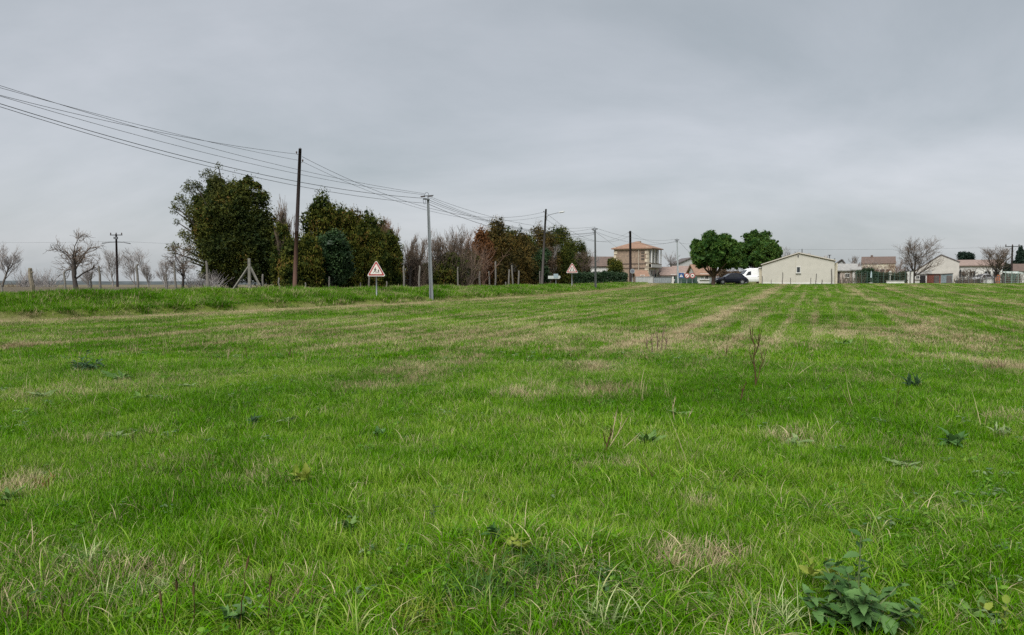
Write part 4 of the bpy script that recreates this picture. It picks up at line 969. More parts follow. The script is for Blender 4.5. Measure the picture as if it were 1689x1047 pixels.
def tri_sign(label, px, d, top, bottom, wpx, kind):
    b = base(px, d); k = pxm(d); s = wpx * k * 1.04; z0 = zat(bottom, d) - b[2]; t = thing('warning_sign', label, 'road sign', b, R(2))
    sign_post(t, z0 + s * .5)
    p = MB(); p.prism(rtri(s, .06, z0), -.02, .02); p.build('sign_plate', S_WHITE, t)
    p = MB(); p.prism(rtri(s * .90, .045, z0 + s * .042), -.028, -.02); p.build('red_band', S_RED, t)
    p = MB(); p.prism(rtri(s * .66, .03, z0 + s * .115), -.035, -.028); p.build('face', S_PINK, t)
    p = MB(); y0, y1 = -.041, -.035
    def pl(*q): p.prism([(x * s, z0 + z * s) for x, z in q], y0, y1)
    if kind == 'children':
        def kid(cx, cz, q, fl):
            X = lambda x: cx + fl * x * q
            Z = lambda z: cz + z * q
            p.disc((X(.02) * s, z0 + Z(.93) * s), .09 * q * s, y0, y1, 10)
            def bar(a, b2, w):
                dx, dz = b2[0] - a[0], b2[1] - a[1]; L_ = sqrt(dx * dx + dz * dz); nx, nz = -dz / L_ * w / 2, dx / L_ * w / 2
                pl(*[(X(u), Z(v)) for u, v in ((a[0] + nx, a[1] + nz), (b2[0] + nx, b2[1] + nz), (b2[0] - nx, b2[1] - nz), (a[0] - nx, a[1] - nz))])
            bar((0, .82), (-.03, .42), .2); bar((-.03, .46), (.16, .22), .11); bar((.16, .24), (.12, .0), .09); bar((-.05, .46), (-.2, .24), .11); bar((-.2, .25), (-.36, .12), .09); bar((.02, .76), (.24, .56), .075); bar((-.02, .76), (-.22, .6), .075)
        kid(-.05, .17, .30, 1); kid(.12, .16, .21, 1)
    else:
        for sx in (-1, 1): pl((sx * .21, .15), (sx * .12, .15), (sx * .085, .28), (sx * .045, .38), (sx * .03, .50), (sx * .075, .50), (sx * .095, .38), (sx * .13, .28))
        pl((-.02, .15), (.02, .15), (.012, .30), (-.012, .30))
    p.build('symbol', S_BLACK, t)
    for z in (.15, .55):
        q = MB(); q.box((0, .05, z0 + s * z * .7), (.14, .05, .03)); q.build('clamp', GALV_DARK, t)
tri_sign("red-bordered triangular sign with two running children in front of the cypresses", 621, 44, 424, 455.5, 29.5, 'children')
tri_sign("triangular road-narrows sign with two dark slanting lines at the right end of the tree row", 943.5, 72, 433, 450, 19, 'narrow')
def board_sign():
    d = 72; b = base(917, d); k = pxm(d); t = thing('direction_sign', "small pale arrow-shaped direction board with a blue plate at the far end of the trees", 'road sign', b)
    z = zat(457, d) - b[2]; sign_post(t, z + .1, .035)
    p = MB(); p.prism([(-13 * k, z - 2.6 * k), (5.5 * k, z - 2.6 * k), (7.6 * k, z), (6.5 * k, z + 2.5 * k), (-13 * k, z + 2.3 * k)], -.015, .015); p.build('arrow_board', mat("greyed_sign", (.40, .43, .41), .5, .2, 6), t)
    p = MB(); p.prism([(-4 * k, z - 1.2 * k), (3.6 * k, z - 1.2 * k), (3.6 * k, z + 5.6 * k), (-4 * k, z + 5.6 * k)], -.035, -.018); p.build('number_plate', mat("blue_grey_plate", (.24, .30, .33), .5, .2, 6), t)
board_sign()
def back_sign():
    d = 98; b = base(1043, d); k = pxm(d); t = thing('round_sign', "round grey sign seen from behind on a pale post before the stone house", 'road sign', b)
    z = zat(447, d) - b[2]; sign_post(t, z, .05); p = MB(); p.disc((0, z), 4 * k, -.03, .0); p.build('sign_plate', S_BACK, t)
    p = MB(); p.disc((0, z), 2.6 * k, -.045, -.032); p.build('rear_plate', mat("dark_sign_back", (.13, .14, .17), .5, .2, 6), t)
back_sign()
def blue_sign():
    d = 104; b = base(1123.5, d); k = pxm(d); t = thing('crossing_sign', "square blue pedestrian crossing sign with white triangle right of the slim pale pole", 'road sign', b)
    z = zat(454, d) - b[2]; h = 4.2 * k; sign_post(t, z, .04)
    p = MB(); p.box((0, 0, z), (2 * h, .03, 2 * h)); p.build('sign_plate', S_BLUE, t)
    p = MB(); p.prism(rtri(h * 1.35, .02, z - h * .62), -.03, -.017); p.build('white_triangle', S_WHITE, t)
    p = MB(); u = h
    for q in ([(-.05, .25), (.07, .25), (.05, -.1), (-.07, -.1)], [(-.07, -.1), (0, -.1), (-.14, -.45), (-.22, -.45)], [(-.02, -.1), (.06, -.1), (.24, -.45), (.15, -.45)], [(.04, .2), (.2, .02), (.15, -.02), (.0, .12)]): p.prism([(x * u, z + w * u - .05 * u) for x, w in q], -.037, -.031)
    p.disc((0, z + .28 * u), .075 * u, -.037, -.031, 9); p.build('walking_figure', S_BLACK, t)
blue_sign()
def ring_sign(px, kind, label, dd=0):
    d = 106 + dd; b = base(px, d); k = pxm(d); r = 4.3 * k; t = thing('round_sign', label, 'road sign', b); z = zat(454.5, d) - b[2]
    sign_post(t, z + r * .6, .04); p = MB(); p.disc((0, z), r, -.02, .01); p.build('red_ring', S_RED, t)
    p = MB(); p.disc((0, z), r * .70, -.03, -.021); p.build('face', S_WHITE, t); p = MB()
    if kind == 'slash':
        p.prism([(-.5 * r, z - .32 * r), (-.32 * r, z - .5 * r), (.5 * r, z + .32 * r), (.32 * r, z + .5 * r)], -.037, -.031); p.build('slash', S_RED, t)
    else:
        p.prism([(-.34 * r, z - .22 * r), (.36 * r, z - .22 * r), (.36 * r, z + .04 * r), (.2 * r, z + .04 * r), (.12 * r, z + .26 * r), (-.34 * r, z + .26 * r)], -.037, -.031)
        p.disc((-.2 * r, z - .25 * r), .1 * r, -.039, -.033, 8); p.disc((.22 * r, z - .25 * r), .1 * r, -.039, -.033, 8); p.build('symbol', S_BLACK, t)
ring_sign(1133, 'slash', "round red-ringed sign crossed by a slash, left of the one with a dark symbol")
ring_sign(1142, 'lorry', "round red-ringed sign with a dark symbol near the left pine", .3)

# ------------------------------------------------------------------ buildings
def plaster(name, col, var=.10): return mat(name, col, .9, var, 1.3, .15, detail=8)
M_BEIGE = plaster("beige_render", (.405, .39, .345), .08)
M_WHITEW = plaster("white_render", (.50, .495, .475), .14)
M_CREAM = plaster("cream_render", (.46, .42, .33), .14)
M_GREYW = plaster("grey_render", (.33, .335, .33), .2)
M_PINKW = plaster("pinkish_render", (.46, .39, .35), .2)
def tile(name, col, col2): return mat(name, col, .85, .3, 2.4, .4, col2=col2, detail=8)
T_ORANGE = tile("orange_roof_tiles", (.225, .135, .09), (.165, .105, .076))
T_BROWN = tile("brown_roof_tiles", (.115, .080, .064), (.080, .060, .052))
T_PINK = tile("pink_roof_tiles", (.225, .165, .14), (.165, .125, .108))
T_DARK = tile("dark_roof_tiles", (.10, .085, .08), (.06, .055, .055))
T_GREY = tile("grey_roof_sheets", (.26, .255, .24), (.18, .18, .175))
GLASS = mat("dark_window_glass", (.025, .03, .035), .12, .2, 2, 0, spec=.6)
FRAME_W = mat("white_painted_frame", (.50, .50, .48), .5, .1, 8)
SHUT = mat("grey_blue_shutter", (.25, .29, .30), .6, .15, 8)
IRON = mat("dark_iron", (.03, .03, .032), .6, .2, 8)
STONE = mat("brown_stone", (.235, .175, .125), .95, .45, 3.2, .6, col2=(.15, .115, .09), detail=9)
STONE_L = mat("pale_dressed_stone", (.47, .41, .31), .9, .25, 2.5, .3)
def window(t, x, z, w, h, y=0.0, ry=0.0, frame=FRAME_W, pane=GLASS, bars=True, name='window', org=(0, 0)):
    """window set in a wall: surround proud of the wall, panes, sill. Wall plane y (local); org/ry turn it onto another wall"""
    cr, sr = cos(ry), sin(ry)
    def tr(mb): mb.v = [(org[0] + a * cr - b * sr, org[1] + a * sr + b * cr, c) for a, b, c in mb.v]; return mb
    f = MB(); fw = min(.09, w * .16)
    for c, s_ in (((x - w / 2, y - .03, z), (fw, .10, h + fw)), ((x + w / 2, y - .03, z), (fw, .10, h + fw)), ((x, y - .03, z + h / 2), (w - fw, .10, fw)), ((x, y - .03, z - h / 2), (w - fw, .10, fw))): f.box(c, s_)
    if bars: f.box((x, y - .02, z), (fw * .5, .06, h - fw))
    o = tr(f).build(name, frame, t)
    p = MB(); p.box((x, y - .004, z), (w - fw, .02, h - fw)); tr(p).build('pane', pane, o)
    s2 = MB(); s2.box((x, y - .07, z - h / 2 - fw * .8), (w + .2, .16, .06)); tr(s2).build('sill', frame, o)
    return o
def door(t, x, w, h, m, y=0.0, z0=0.0, name='door'):
    p = MB(); p.box((x, y - .025, z0 + h / 2), (w, .06, h)); o = p.build(name, m, t)
    p = MB(); p.box((x + w * .38, y - .075, z0 + h * .48), (.04, .05, .12)); p.build('handle', GALV_DARK, o); return o
def roof_slab(mb, a, b, c, d, th=.16):
    """thick tilted slab over the four corner points"""
    a, b, c, d = [np.array(q, float) for q in (a, b, c, d)]; nrm = np.cross(b - a, d - a); nrm /= np.linalg.norm(nrm)
    if nrm[2] < 0: nrm = -nrm
    lo = [q - nrm * th * .15 for q in (a, b, c, d)]; up = [q + nrm * th * .85 for q in (a, b, c, d)]; k = len(mb.v)
    mb.v += [tuple(q) for q in lo + up]
    for q in ((0, 3, 2, 1), (4, 5, 6, 7), (0, 1, 5, 4), (1, 2, 6, 5), (2, 3, 7, 6), (3, 0, 4, 7)): mb.f.append(tuple(k + i for i in q)); mb.m.append(0)
def house(name, label, px0, px1, d, eave, ridge, wall, roof, depth=7.0, axis='x', ry=0.0, over=.3, ridge_px=None, eave_r=None, cat='house', parts=None):
    """axis 'x': eaves towards the camera; axis 'y': gable towards the camera"""
    a, b = base(px0, d), base(px1, d); w = b[0] - a[0]; z = min(a[2], b[2])
    if px0 > 1240 and not ry: ry = -math.atan(((a[0] + b[0]) / 2) / d); w *= cos(ry)          # walls run square to the field rows
    t = thing(name, label, cat, ((a[0] + b[0]) / 2, d, z), ry)
    e = zat(eave, d) - z; er = (zat(eave_r, d) - z) if eave_r else e; r = zat(ridge, d + (depth / 2 if axis == 'x' else 0)) - z
    m = MB(); h = w / 2
    if axis == 'y':
        rx = ((ridge_px - (px0 + px1) / 2) * pxm(d) * cos(ry)) if ridge_px else 0
        m.prism([(-h, -.3), (h, -.3), (h, er), (rx, r), (-h, e)], 0, depth); m.build('wall', wall, t)
        q = MB(); sl = lambda dx, z0: (z0 - r) / (dx - rx)
        gl, gr = sl(-h, e), sl(h, er)
        roof_slab(q, (-h - over, -over, e - gl * over), (rx, -over, r), (rx, depth + over, r), (-h - over, depth + over, e - gl * over)); q.build('roof', roof, t)
        q = MB(); roof_slab(q, (rx, -over, r), (h + over, -over, er + gr * over), (h + over, depth + over, er + gr * over), (rx, depth + over, r)); q.build('roof', roof, t)
    else:
        m.box((0, depth / 2, e / 2 - .15), (w, depth, e + .3))
        for sx in (-1, 1): m.poly([(sx * h, 0, e), (sx * h, depth, e), (sx * h, depth / 2, r - .1)])
        m.build('wall', wall, t); q = MB(); sl = (r - e) / (depth / 2)
        roof_slab(q, (-h - over, -over, e - sl * over), (h + over, -over, e - sl * over), (h + over, depth / 2, r), (-h - over, depth / 2, r)); q.build('roof', roof, t)
        q = MB(); roof_slab(q, (-h - over, depth / 2, r), (h + over, depth / 2, r), (h + over, depth + over, e - sl * over), (-h - over, depth + over, e - sl * over)); q.build('roof', roof, t)
    t['e'] = e; t['r'] = r; t['w'] = w
    return t, e, r, w
def hip_roof(t, w, dp, e, r, m, over=.35, ridge=.0, cy=None):
    cy = dp / 2 if cy is None else cy; q = MB(); a = (-w / 2 - over, -over, e); b = (w / 2 + over, -over, e); c = (w / 2 + over, dp + over, e); d_ = (-w / 2 - over, dp + over, e)
    p0 = (-ridge / 2, cy, r); p1 = (ridge / 2, cy, r)
    if ridge <= .01: q.poly([a, b, p0]); q.poly([b, c, p0]); q.poly([c, d_, p0]); q.poly([d_, a, p0])
    else: q.quad(a, b, p1, p0); q.poly([b, c, p1]); q.quad(c, d_, p0, p1); q.poly([d_, a, p0])
    lo = [(x, y, z - .14) for x, y, z in (a, b, c, d_)]
    q.quad(lo[3], lo[2], lo[1], lo[0])
    for u, v, s_, u2 in ((a, b, lo[1], lo[0]), (b, c, lo[2], lo[1]), (c, d_, lo[3], lo[2]), (d_, a, lo[0], lo[3])): q.quad(u2, s_, v, u)
    return q.build('roof', m, t)

# -- the square stone house: one corner towards the camera, hipped tiled roof
def stone_house():
    d = 128.0; kx = pxm(d); th = R(-27); A = 6.0
    cnr = base(1069, d); t = thing('stone_house', "square two-storey brown stone house with orange hipped roof and white balcony side", 'house', cnr, th)
    # local frame: corner at the origin; the long left wall runs along -x, the balcony wall runs along +y
    e = zat(408.5, d) - cnr[2]; r = zat(397.5, d + 3.5) - cnr[2]
    m = MB(); m.box((-A / 2, A / 2, e / 2 - .2), (A, A, e + .4)); m.build('wall', STONE, t)
    q = MB(); o = .4; a = (-A - o, -o, e); b = (o + .35, -o, e); c = (o + .35, A + o, e); dd = (-A - o, A + o, e); ap = (-A / 2, A / 2, r)
    for u, v in ((a, b), (b, c), (c, dd), (dd, a)): q.poly([u, v, ap])
    lo = [(x, y, z - .16) for x, y, z in (a, b, c, dd)]; q.quad(*lo[::-1])
    for i in range(4): u, v = (a, b, c, dd)[i], (a, b, c, dd)[(i + 1) % 4]; q.quad(lo[i], lo[(i + 1) % 4], v, u)
    q.build('roof', T_ORANGE, t)
    z1 = zat(434, d) - cnr[2]; z2 = zat(441.5, d) - cnr[2]
    for z in (z1, z2): q = MB(); q.box((-A / 2, -.05, z), (A - .02, .1, .14)); q.build('string_course', mat("stone_band", (.15, .115, .09), .9, .3, 5), t)
    q = MB(); q.box((-A / 2, -.06, e - .22), (A - .02, .12, .2)); q.build('cornice', STONE_L, t)
    for i in range(9):                                   # dressed corner stones, long and short
        z = .35 + i * .68; ln = .62 if i % 2 else .42
        q = MB(); q.box((-ln / 2 + .03, -.025, z), (ln, .07, .5)); q.build('corner_stone', STONE_L, t)
        q = MB(); q.box((-A + ln / 2 - .03, -.025, z), (ln, .07, .5)); q.build('corner_stone', STONE_L, t)
    for i in range(4):
        q = MB(); q.box((-.95, -.03, z1 + .75 + i * .52), (.55, .08, .3)); q.build('corner_stone', mat("dark_quoin", (.09, .075, .06), .9, .3, 6), t)
    for x in (-1.62, -.16): q = MB(); q.tube([(x, -.12, .1), (x, -.12, e - .25)], .055, 7); q.build('downpipe', mat("pale_downpipe", (.40, .36, .29), .6, .15, 6), t)
    # balcony side along +y (turned 90 degrees)
    ry = R(90)
    cr = MB(); cr.box((.03, A / 2, e / 2), (.06, A - .02, e - .3)); cr.build('pale_facing', M_CREAM, t)
    ze = z1 - .02
    b = MB(); b.box((.3, A / 2, ze - .05), (.56, A - .1, .16)); b.box((.3, A / 2, z2 + .02), (.56, A - .1, .14)); b.build('balcony_slab', mat("dark_slab", (.16, .135, .10), .9, .2, 4), t)
    b = MB(); b.box((.53, A / 2, (ze + z2) / 2), (.1, A - .1, ze - z2 - .2)); b.build('balcony_front', M_WHITEW, t)
    for y in (.25, A * .32, A * .66, A - .25):
        b = MB(); b.box((.5, y, (ze + e) / 2 - .05), (.16, .16, e - ze - .3)); b.build('balcony_post', FRAME_W, t)
    for y in (1.2, 3.0, 4.8): window(t, y, ze + 1.35, 1.05, 2.1, -.065, ry, FRAME_W, GLASS)
    for y in (1.2,): window(t, y, 1.5, 1.0, 1.3, -.065, ry, FRAME_W, GLASS)
    # arched glazed doors on the ground floor
    for y, w in ((3.9, 1.3), (2.55, .9)):
        n = 10; h = 1.75; out = [(y - w / 2, 0.1), (y + w / 2, 0.1)] + [(y + w / 2 * cos(pi * i / n), h + w / 2 * sin(pi * i / n)) for i in range(n + 1)]
        b = MB(); b.prism(out, -.09, -.062); b.v = [(-q[1], q[0], q[2]) for q in b.v]; o2 = b.build('arched_door', SHUT, t)
        b = MB(); b.prism([(y + (x - y) * .78, .25 + (z - .1) * .9) for x, z in out], -.11, -.092); b.v = [(-q[1], q[0], q[2]) for q in b.v]; b.build('pane', GLASS, o2)
    b = MB(); b.box((-A * .42, A * .5, r - .55), (.5, .5, 1.1)); b.build('chimney', STONE, t)
stone_house()
t, e, r, w = house('farmhouse', "long low white farmhouse with brown tiled roof left of the stone house", 925, 1013, 148, 438.5, 424, M_WHITEW, T_BROWN, 7)
for x in (.42, .30, .14): window(t, x * w, 1.7, .9, 1.2)
door(t, .22 * w, .95, 2.1, SHUT)
t, e, r, w = house('annex', "small low annex with orange roof against the stone house's foot", 1051, 1068, 120, 456, 447, STONE, T_ORANGE, 4)
window(t, 0, .9, .6, .7)
t, e, r, w = house('low_house', "low house with pale tan roof right of the stone house", 1090, 1121, 132, 454, 441, M_WHITEW, T_PINK, 7, over=.2)
window(t, .15 * w, 1.0, .8, .9)
t, e, r, w = house('barn', "grey barn gable with dark roof between the slim pale pole and left pine", 1119, 1147, 165, 434, 425, M_GREYW, T_DARK, 9, 'y', ridge_px=1140)
window(t, 1.0, e * .6, .7, .7)
t, e, r, w = house('pink_roof_house', "house with pinkish roof behind the round red signs", 1117, 1147, 138, 452, 439.5, M_PINKW, T_PINK, 7)
window(t, -.2 * w, 1.3, .8, 1.0); window(t, .2 * w, 1.3, .8, 1.0)
t, e, r, w = house('orange_roof_house', "small white house with bright orange roof just left of the left pine's trunk", 1149, 1181, 112, 453, 437, M_WHITEW, T_ORANGE, 6)
window(t, -.22 * w, 1.0, .55, .8, pane=SHUT); window(t, .02 * w, 1.0, .55, .8); door(t, .3 * w, .8, 1.25, SHUT)

# -- the beige gable house facing the field
def beige_house():
    d = 95.0; t, e, r, w = house('gable_house', "wide beige gable house with one tiny window facing the field", 1255.5, 1375, d, 436.5, 417.5, M_BEIGE, T_ORANGE, 11, 'y', 0, .12, 1316.5, 430.5)
    k = pxm(d); X = lambda px: (px - 1315.25) * k * .937; Z = lambda py: zat(py, d) - base(1315, d)[2]
    window(t, X(1316.5), Z(445), .42, .72, 0, bars=False)
    q = MB(); q.box((0, -.012, .10), (w - .02, .03, .2)); q.build('plinth', M_WHITEW, t)
    q = MB(); q.box((X(1312), -.008, (Z(420) + .2) / 2), (.02, .02, Z(420) - .25)); q.build('render_joint', mat("joint_line", (.36, .33, .26), .9, .1, 4), t)
    q = MB(); q.box((X(1315.6), -.04, Z(422)), (.12, .09, .24)); q.build('vent', IRON, t)
    for px, py, h, wd, cap in ((1322, 417, .55, .12, False), (1334, 420.5, .3, .28, False), (1361.5, 427, .42, .4, False), (1367.5, 427, .45, .12, True), (1376, 430, .3, .14, False)):
        z = Z(py); q = MB(); q.tube([(X(px), 2.0, z - .3), (X(px), 2.0, z + h)], wd / 2, 8); o = q.build('chimney', GALV_DARK if wd < .2 else M_GREYW, t)
        if cap: q = MB(); q.tube([(X(px), 2.0, z + h), (X(px), 2.0, z + h + .06)], .2, 8); q.build('chimney_cap', IRON, o)
    # small flat-roofed porch against the left wall and the return on the right
    q = MB(); q.box((X(1253.2), 2.0, Z(442) / 2), (.4, 2.4, Z(442))); q.build('porch', mat("porch_render", (.44, .40, .31), .9, .12, 2), t)  # porch in a tan render of its own
    q = MB(); q.box((X(1253), 2.0, Z(441)), (.6, 2.6, .12)); q.build('porch_roof', M_WHITEW, t)
    q = MB(); q.box((X(1377.8), 2.2, Z(434) / 2), (.34, 3.2, Z(434))); q.build('side_wall', M_CREAM, t)
    for sgn, px0, py0, px1, py1 in ((-1, 1254, 436.5, 1316.5, 417.3), (1, 1316.5, 417.3, 1377, 430.5)):
        q = MB(); roof_slab(q, (X(px0), -.16, Z(py0)), (X(px1), -.16, Z(py1)), (X(px1), -.11, Z(py1)), (X(px0), -.11, Z(py0)), .1); q.build('verge_board', mat("pale_verge", (.44, .42, .37), .8, .15, 5), t)
beige_house()
t, e, r, w = house('back_house', "low house with dark roof peeking out right of the beige gable house", 1376, 1394, 126, 436.5, 428, M_GREYW, T_DARK, 7, 'y', ridge_px=1388)
window(t, 0, 1.7, .8, .9)
t, e, r, w = house('white_shed', "white walled outbuilding with sloping pale roof right of the beige gable house", 1376, 1411, 118, 446, 436, M_PINKW, T_GREY, 5)
door(t, -.36 * w, .8, 1.7, DARK_IN); window(t, .1 * w, 1.2, .6, .6)
t, e, r, w = house('white_outhouse', "small white outhouse with pale awning left of the garden hedge", 1406, 1417, 116, 445, 441, M_WHITEW, T_GREY, 3)
window(t, .1, 1.1, .5, .5)
t, e, r, w = house('cream_house', "cream house with steep brown roof far behind the garden hedges", 1420, 1476, 175, 435, 424, M_CREAM, T_BROWN, 8, over=.1)
for x in (-.38, -.22, -.05, .12, .3): window(t, x * w, e * .55, 1.0, 1.4, bars=False)
q = MB(); q.box((-.2 * w, 3.6, r + .05), (.5, .4, .8)); q.build('chimney', T_BROWN, t)
t, e, r, w = house('pale_barn', "large pale barn with shallow gable behind the red and blue sheds", 1508, 1581, 128, 447, 420.5, mat("pale_barn_render", (.41, .39, .36), .9, .14, 1.2, .1), T_DARK, 14, 'y', 0, .08, 1551, 432.5)
door(t, -.2 * w, 1.2, 2.1, M_GREYW)
t, e, r, w = house('lean_to', "low white lean-to left of the red shed", 1508, 1530, 121, 452, 450, M_WHITEW, T_GREY, 3, over=.15)
door(t, .12 * w, .8, 1.2, DARK_IN); window(t, -.25 * w, .9, .5, .5)
def shed(name, label, px0, px1, d, top0, top1, m, roofm, ribs):
    a, b = base(px0, d), base(px1, d); w = b[0] - a[0]; z = a[2]; ry = -math.atan(a[0] / d); w *= cos(ry); t = thing(name, label, 'shed', ((a[0] + b[0]) / 2, d, z), ry); h0, h1 = zat(top0, d) - z, zat(top1, d) - z
    q = MB(); q.prism([(-w / 2, -.2), (w / 2, -.2), (w / 2, h1), (-w / 2, h0)], 0, 2.4); q.build('wall', m, t)
    q = MB(); roof_slab(q, (-w / 2 - .1, -.15, h0), (w / 2 + .1, -.15, h1), (w / 2 + .1, 2.6, h1), (-w / 2 - .1, 2.6, h0), .08); q.build('roof', roofm, t)
    for i in range(ribs):
        x = -w / 2 + w * (i + .5) / ribs; h = h0 + (h1 - h0) * (x / w + .5); q = MB(); q.box((x, -.02, h / 2), (w / ribs * .8, .05, h - .08)); q.build('wall_sheet', m, t)
    door(t, w * .2, .7, min(h0, h1) * .85, roofm, -.045); return t
shed('red_shed', "rust red sheet metal shed between white lean-to and blue-grey shed", 1528.5, 1551.5, 117, 452, 452, mat("rust_red_sheet", (.17, .06, .045), .75, .3, 4, .2), T_DARK, 8)
shed('blue_shed', "blue-grey sheet metal shed with dark roof right of the red shed", 1552, 1571, 116, 452, 451, mat("blue_grey_sheet", (.16, .20, .22), .6, .2, 4, .1), T_DARK, 6)
t, e, r, w = house('long_roof_house', "long white house with pink tiled roof behind the right-hand bare tree", 1574, 1652, 138, 438, 429.5, M_WHITEW, T_PINK, 8)
for x in (-.35, -.12, .2, .38): window(t, x * w, 1.5, 1.0, 1.2)
t, e, r, w = house('brown_roof_house', "house with brown tiled roof at the right edge of the picture", 1668, 1720, 140, 447, 436, M_WHITEW, T_BROWN, 7)
window(t, -.3 * w, 1.3, .8, 1.0); window(t, .1 * w, 1.3, .8, 1.0)

# -- walls, gates, fences of the village edge
def wall_run(name, label, px0, d0, px1, d1, top, m, th=.2, coping=None, cat='wall', panels=0, top1=None):
    a, b = base(px0, d0), base(px1, d1); v = b - a; L_ = float(np.linalg.norm(v[:2])); t = thing(name, label, cat, a, atan2(v[1], v[0])); h = zat(top, d0) - a[2]
    q = MB(); q.box((L_ / 2, 0, h / 2 - .15), (L_, th, h + .3)); q.build('wall_body', m, t)
    if coping: q = MB(); q.box((L_ / 2, 0, h + .03), (L_ + .05, th + .1, .07)); q.build('coping', coping, t)
    for i in range(panels): q = MB(); q.box((L_ * (i + .5) / panels, -th / 2 - .015, h * .5), (L_ / panels * .9, .04, h * .8)); q.build('panel', m, t)
    return t
wall_run('garden_wall', "grey garden wall with panels at the foot of the stone house", 1049, 112, 1078, 110, 456.5, M_GREYW, panels=5, coping=T_GREY)
wall_run('gate', "long bluish grey sliding gate right of the garden wall before the stone house", 1079, 110, 1107, 108, 457.5, mat("blue_grey_gate", (.20, .225, .235), .5, .2, 4), .08, panels=9, cat='gate', coping=GALV_DARK)
def pillar(px, d, top, wpx, label, m, cap):
    b = base(px, d); k = pxm(d); h = zat(top, d) - b[2]; t = thing('gate_pillar', label, 'pillar', b); q = MB(); q.box((0, 0, h / 2 - .1), (wpx * k, wpx * k, h + .2)); q.build('shaft', m, t)
    q = MB(); q.box((0, 0, h + .04), (wpx * k + .14, wpx * k + .14, .1)); q.build('pillar_cap', cap, t)
pillar(1109.5, 107, 455, 3, "white gate pillar at the right end of the blue-grey gate", M_WHITEW, T_DARK)
pillar(1496.5, 114, 447, 4.5, "left of two white gate pillars beside the spreading bare tree", M_WHITEW, IRON)
pillar(1503.5, 114, 447, 3.6, "right of two white gate pillars beside the spreading bare tree", M_WHITEW, IRON)
wall_run('green_fence', "dark green mesh garden fence under the blue crossing sign", 1113, 107, 1150, 107, 456, mat("green_screen", (.045, .085, .07), .8, .3, 5), .05, cat='fence', panels=5)
def mesh_fence(name, label, px0, px1, d, top, m, n):
    a, b = base(px0, d), base(px1, d); w = b[0] - a[0]; t = thing(name, label, 'fence', a); h = zat(top, d) - a[2]
    for i in range(n + 1): q = MB(); q.tube([(w * i / n, 0, -.2), (w * i / n, 0, h)], .035, 6); q.build('fence_post', m, t)
    q = MB()
    for j in range(7): z = h * (.08 + .15 * j); q.tube([(0, .04, z), (w, .04, z)], .008, 3, cap=False)
    nx = int(w / .3)
    for i in range(nx): x = w * (i + .5) / nx; q.tube([(x, .045, .05), (x, .045, h * .98)], .006, 3, cap=False)
    q.build('wire_mesh', m, t)['kind'] = 'stuff'
mesh_fence('mesh_fence', "dark green wire mesh fence in front of the garden hedges right of the beige house", 1412, 1493, 111, 448, mat("green_fence_wire", (.05, .09, .075), .6, .2, 6), 9)
mesh_fence('mesh_fence', "pale green wire fence with tall posts at the right edge", 1658, 1700, 113, 447, mat("pale_green_wire", (.22, .30, .27), .6, .2, 6), 4)
mesh_fence('wire_fence', "thin wire fence in front of the right-hand bare tree and white bin", 1578, 1656, 112, 455, GALV_DARK, 8)
mesh_fence('wire_fence', "low thin wire fence before the white outbuilding right of the beige house", 1379, 1411, 111, 452, WOOD_OLD, 6)
def tee(name, label, cat, px, d, top, m, wide, th=.05):
    b = base(px, d); h = zat(top, d) - b[2]; t = thing(name, label, cat, b); q = MB(); q.tube([(0, 0, -.1), (0, 0, h)], th, 7); q.build('post', m, t)
    q = MB(); q.box((0, 0, h), (wide, wide * .8, .08)); q.build('tray', m, t); q = MB(); q.prism([(-wide * .6, h + .25), (0, h + .5), (wide * .6, h + .25)], -wide * .4, wide * .4); q.build('little_roof', m, t)
tee('bird_table', "pale bird table on a post before the olive brown hedge", 'bird table', 1468, 112, 452, mat("pale_grey_paint", (.42, .42, .38), .7, .2, 6), .36)
def lamp_post():
    d = 113; b = base(1583.5, d); h = zat(449, d) - b[2]; t = thing('garden_lamp', "thin black garden lamp post by the white wall right of the blue-grey shed", 'lamp post', b)
    q = MB(); q.tube([(0, 0, -.1), (0, 0, .1), (0, 0, .12), (0, 0, h)], [.09, .09, .04, .035], 8); q.build('post', IRON, t); q = MB(); q.tube([(0, 0, h), (0, 0, h + .05), (0, 0, h + .3), (0, 0, h + .42)], [.05, .12, .15, .03], 8); q.build('lantern', IRON, t)
lamp_post()
def parasol():
    d = 111.5; b = base(1436.5, d); h = zat(447, d) - b[2]; t = thing('folded_parasol', "folded pale blue parasol standing by the green mesh fence", 'parasol', b); m = mat("pale_blue_cloth", (.38, .47, .50), .8, .15, 6)
    q = MB(); q.tube([(0, 0, -.1), (0, 0, h)], .025, 6); q.build('pole', GALV, t); q = MB(); q.tube([(0, 0, h * .45), (0, 0, h * .5), (.02, 0, h * .8), (0, 0, h * 1.02)], [.1, .12, .09, .02], 8); q.build('canopy', m, t); q = MB(); q.box((0, 0, .1), (.4, .4, .16)); q.build('base', M_GREYW, t)
parasol()
wall_run('kerb_edging', "pale concrete edging strip on the grass before the olive brown hedge", 1462, 111, 1491, 111, 463.5, M_WHITEW, .2, cat='edging', coping=M_GREYW)
def crate(name, label, cat, px0, px1, d, top, m, m2):
    a, b = base(px0, d), base(px1, d); w = b[0] - a[0]; h = zat(top, d) - a[2]; t = thing(name, label, cat, ((a[0] + b[0]) / 2, d, a[2])); q = MB(); q.box((0, 0, h / 2), (w, w * .7, h), taper=.94); q.build('body', m, t, bevel=.03)
    q = MB(); q.box((0, 0, h + .03), (w * 1.04, w * .74, .06)); q.build('lid', m2, t)
crate('storage_box', "low white storage box on the grass before the right-hand bare tree", 'box', 1624, 1636, 112.5, 460.5, M_WHITEW, M_GREYW)
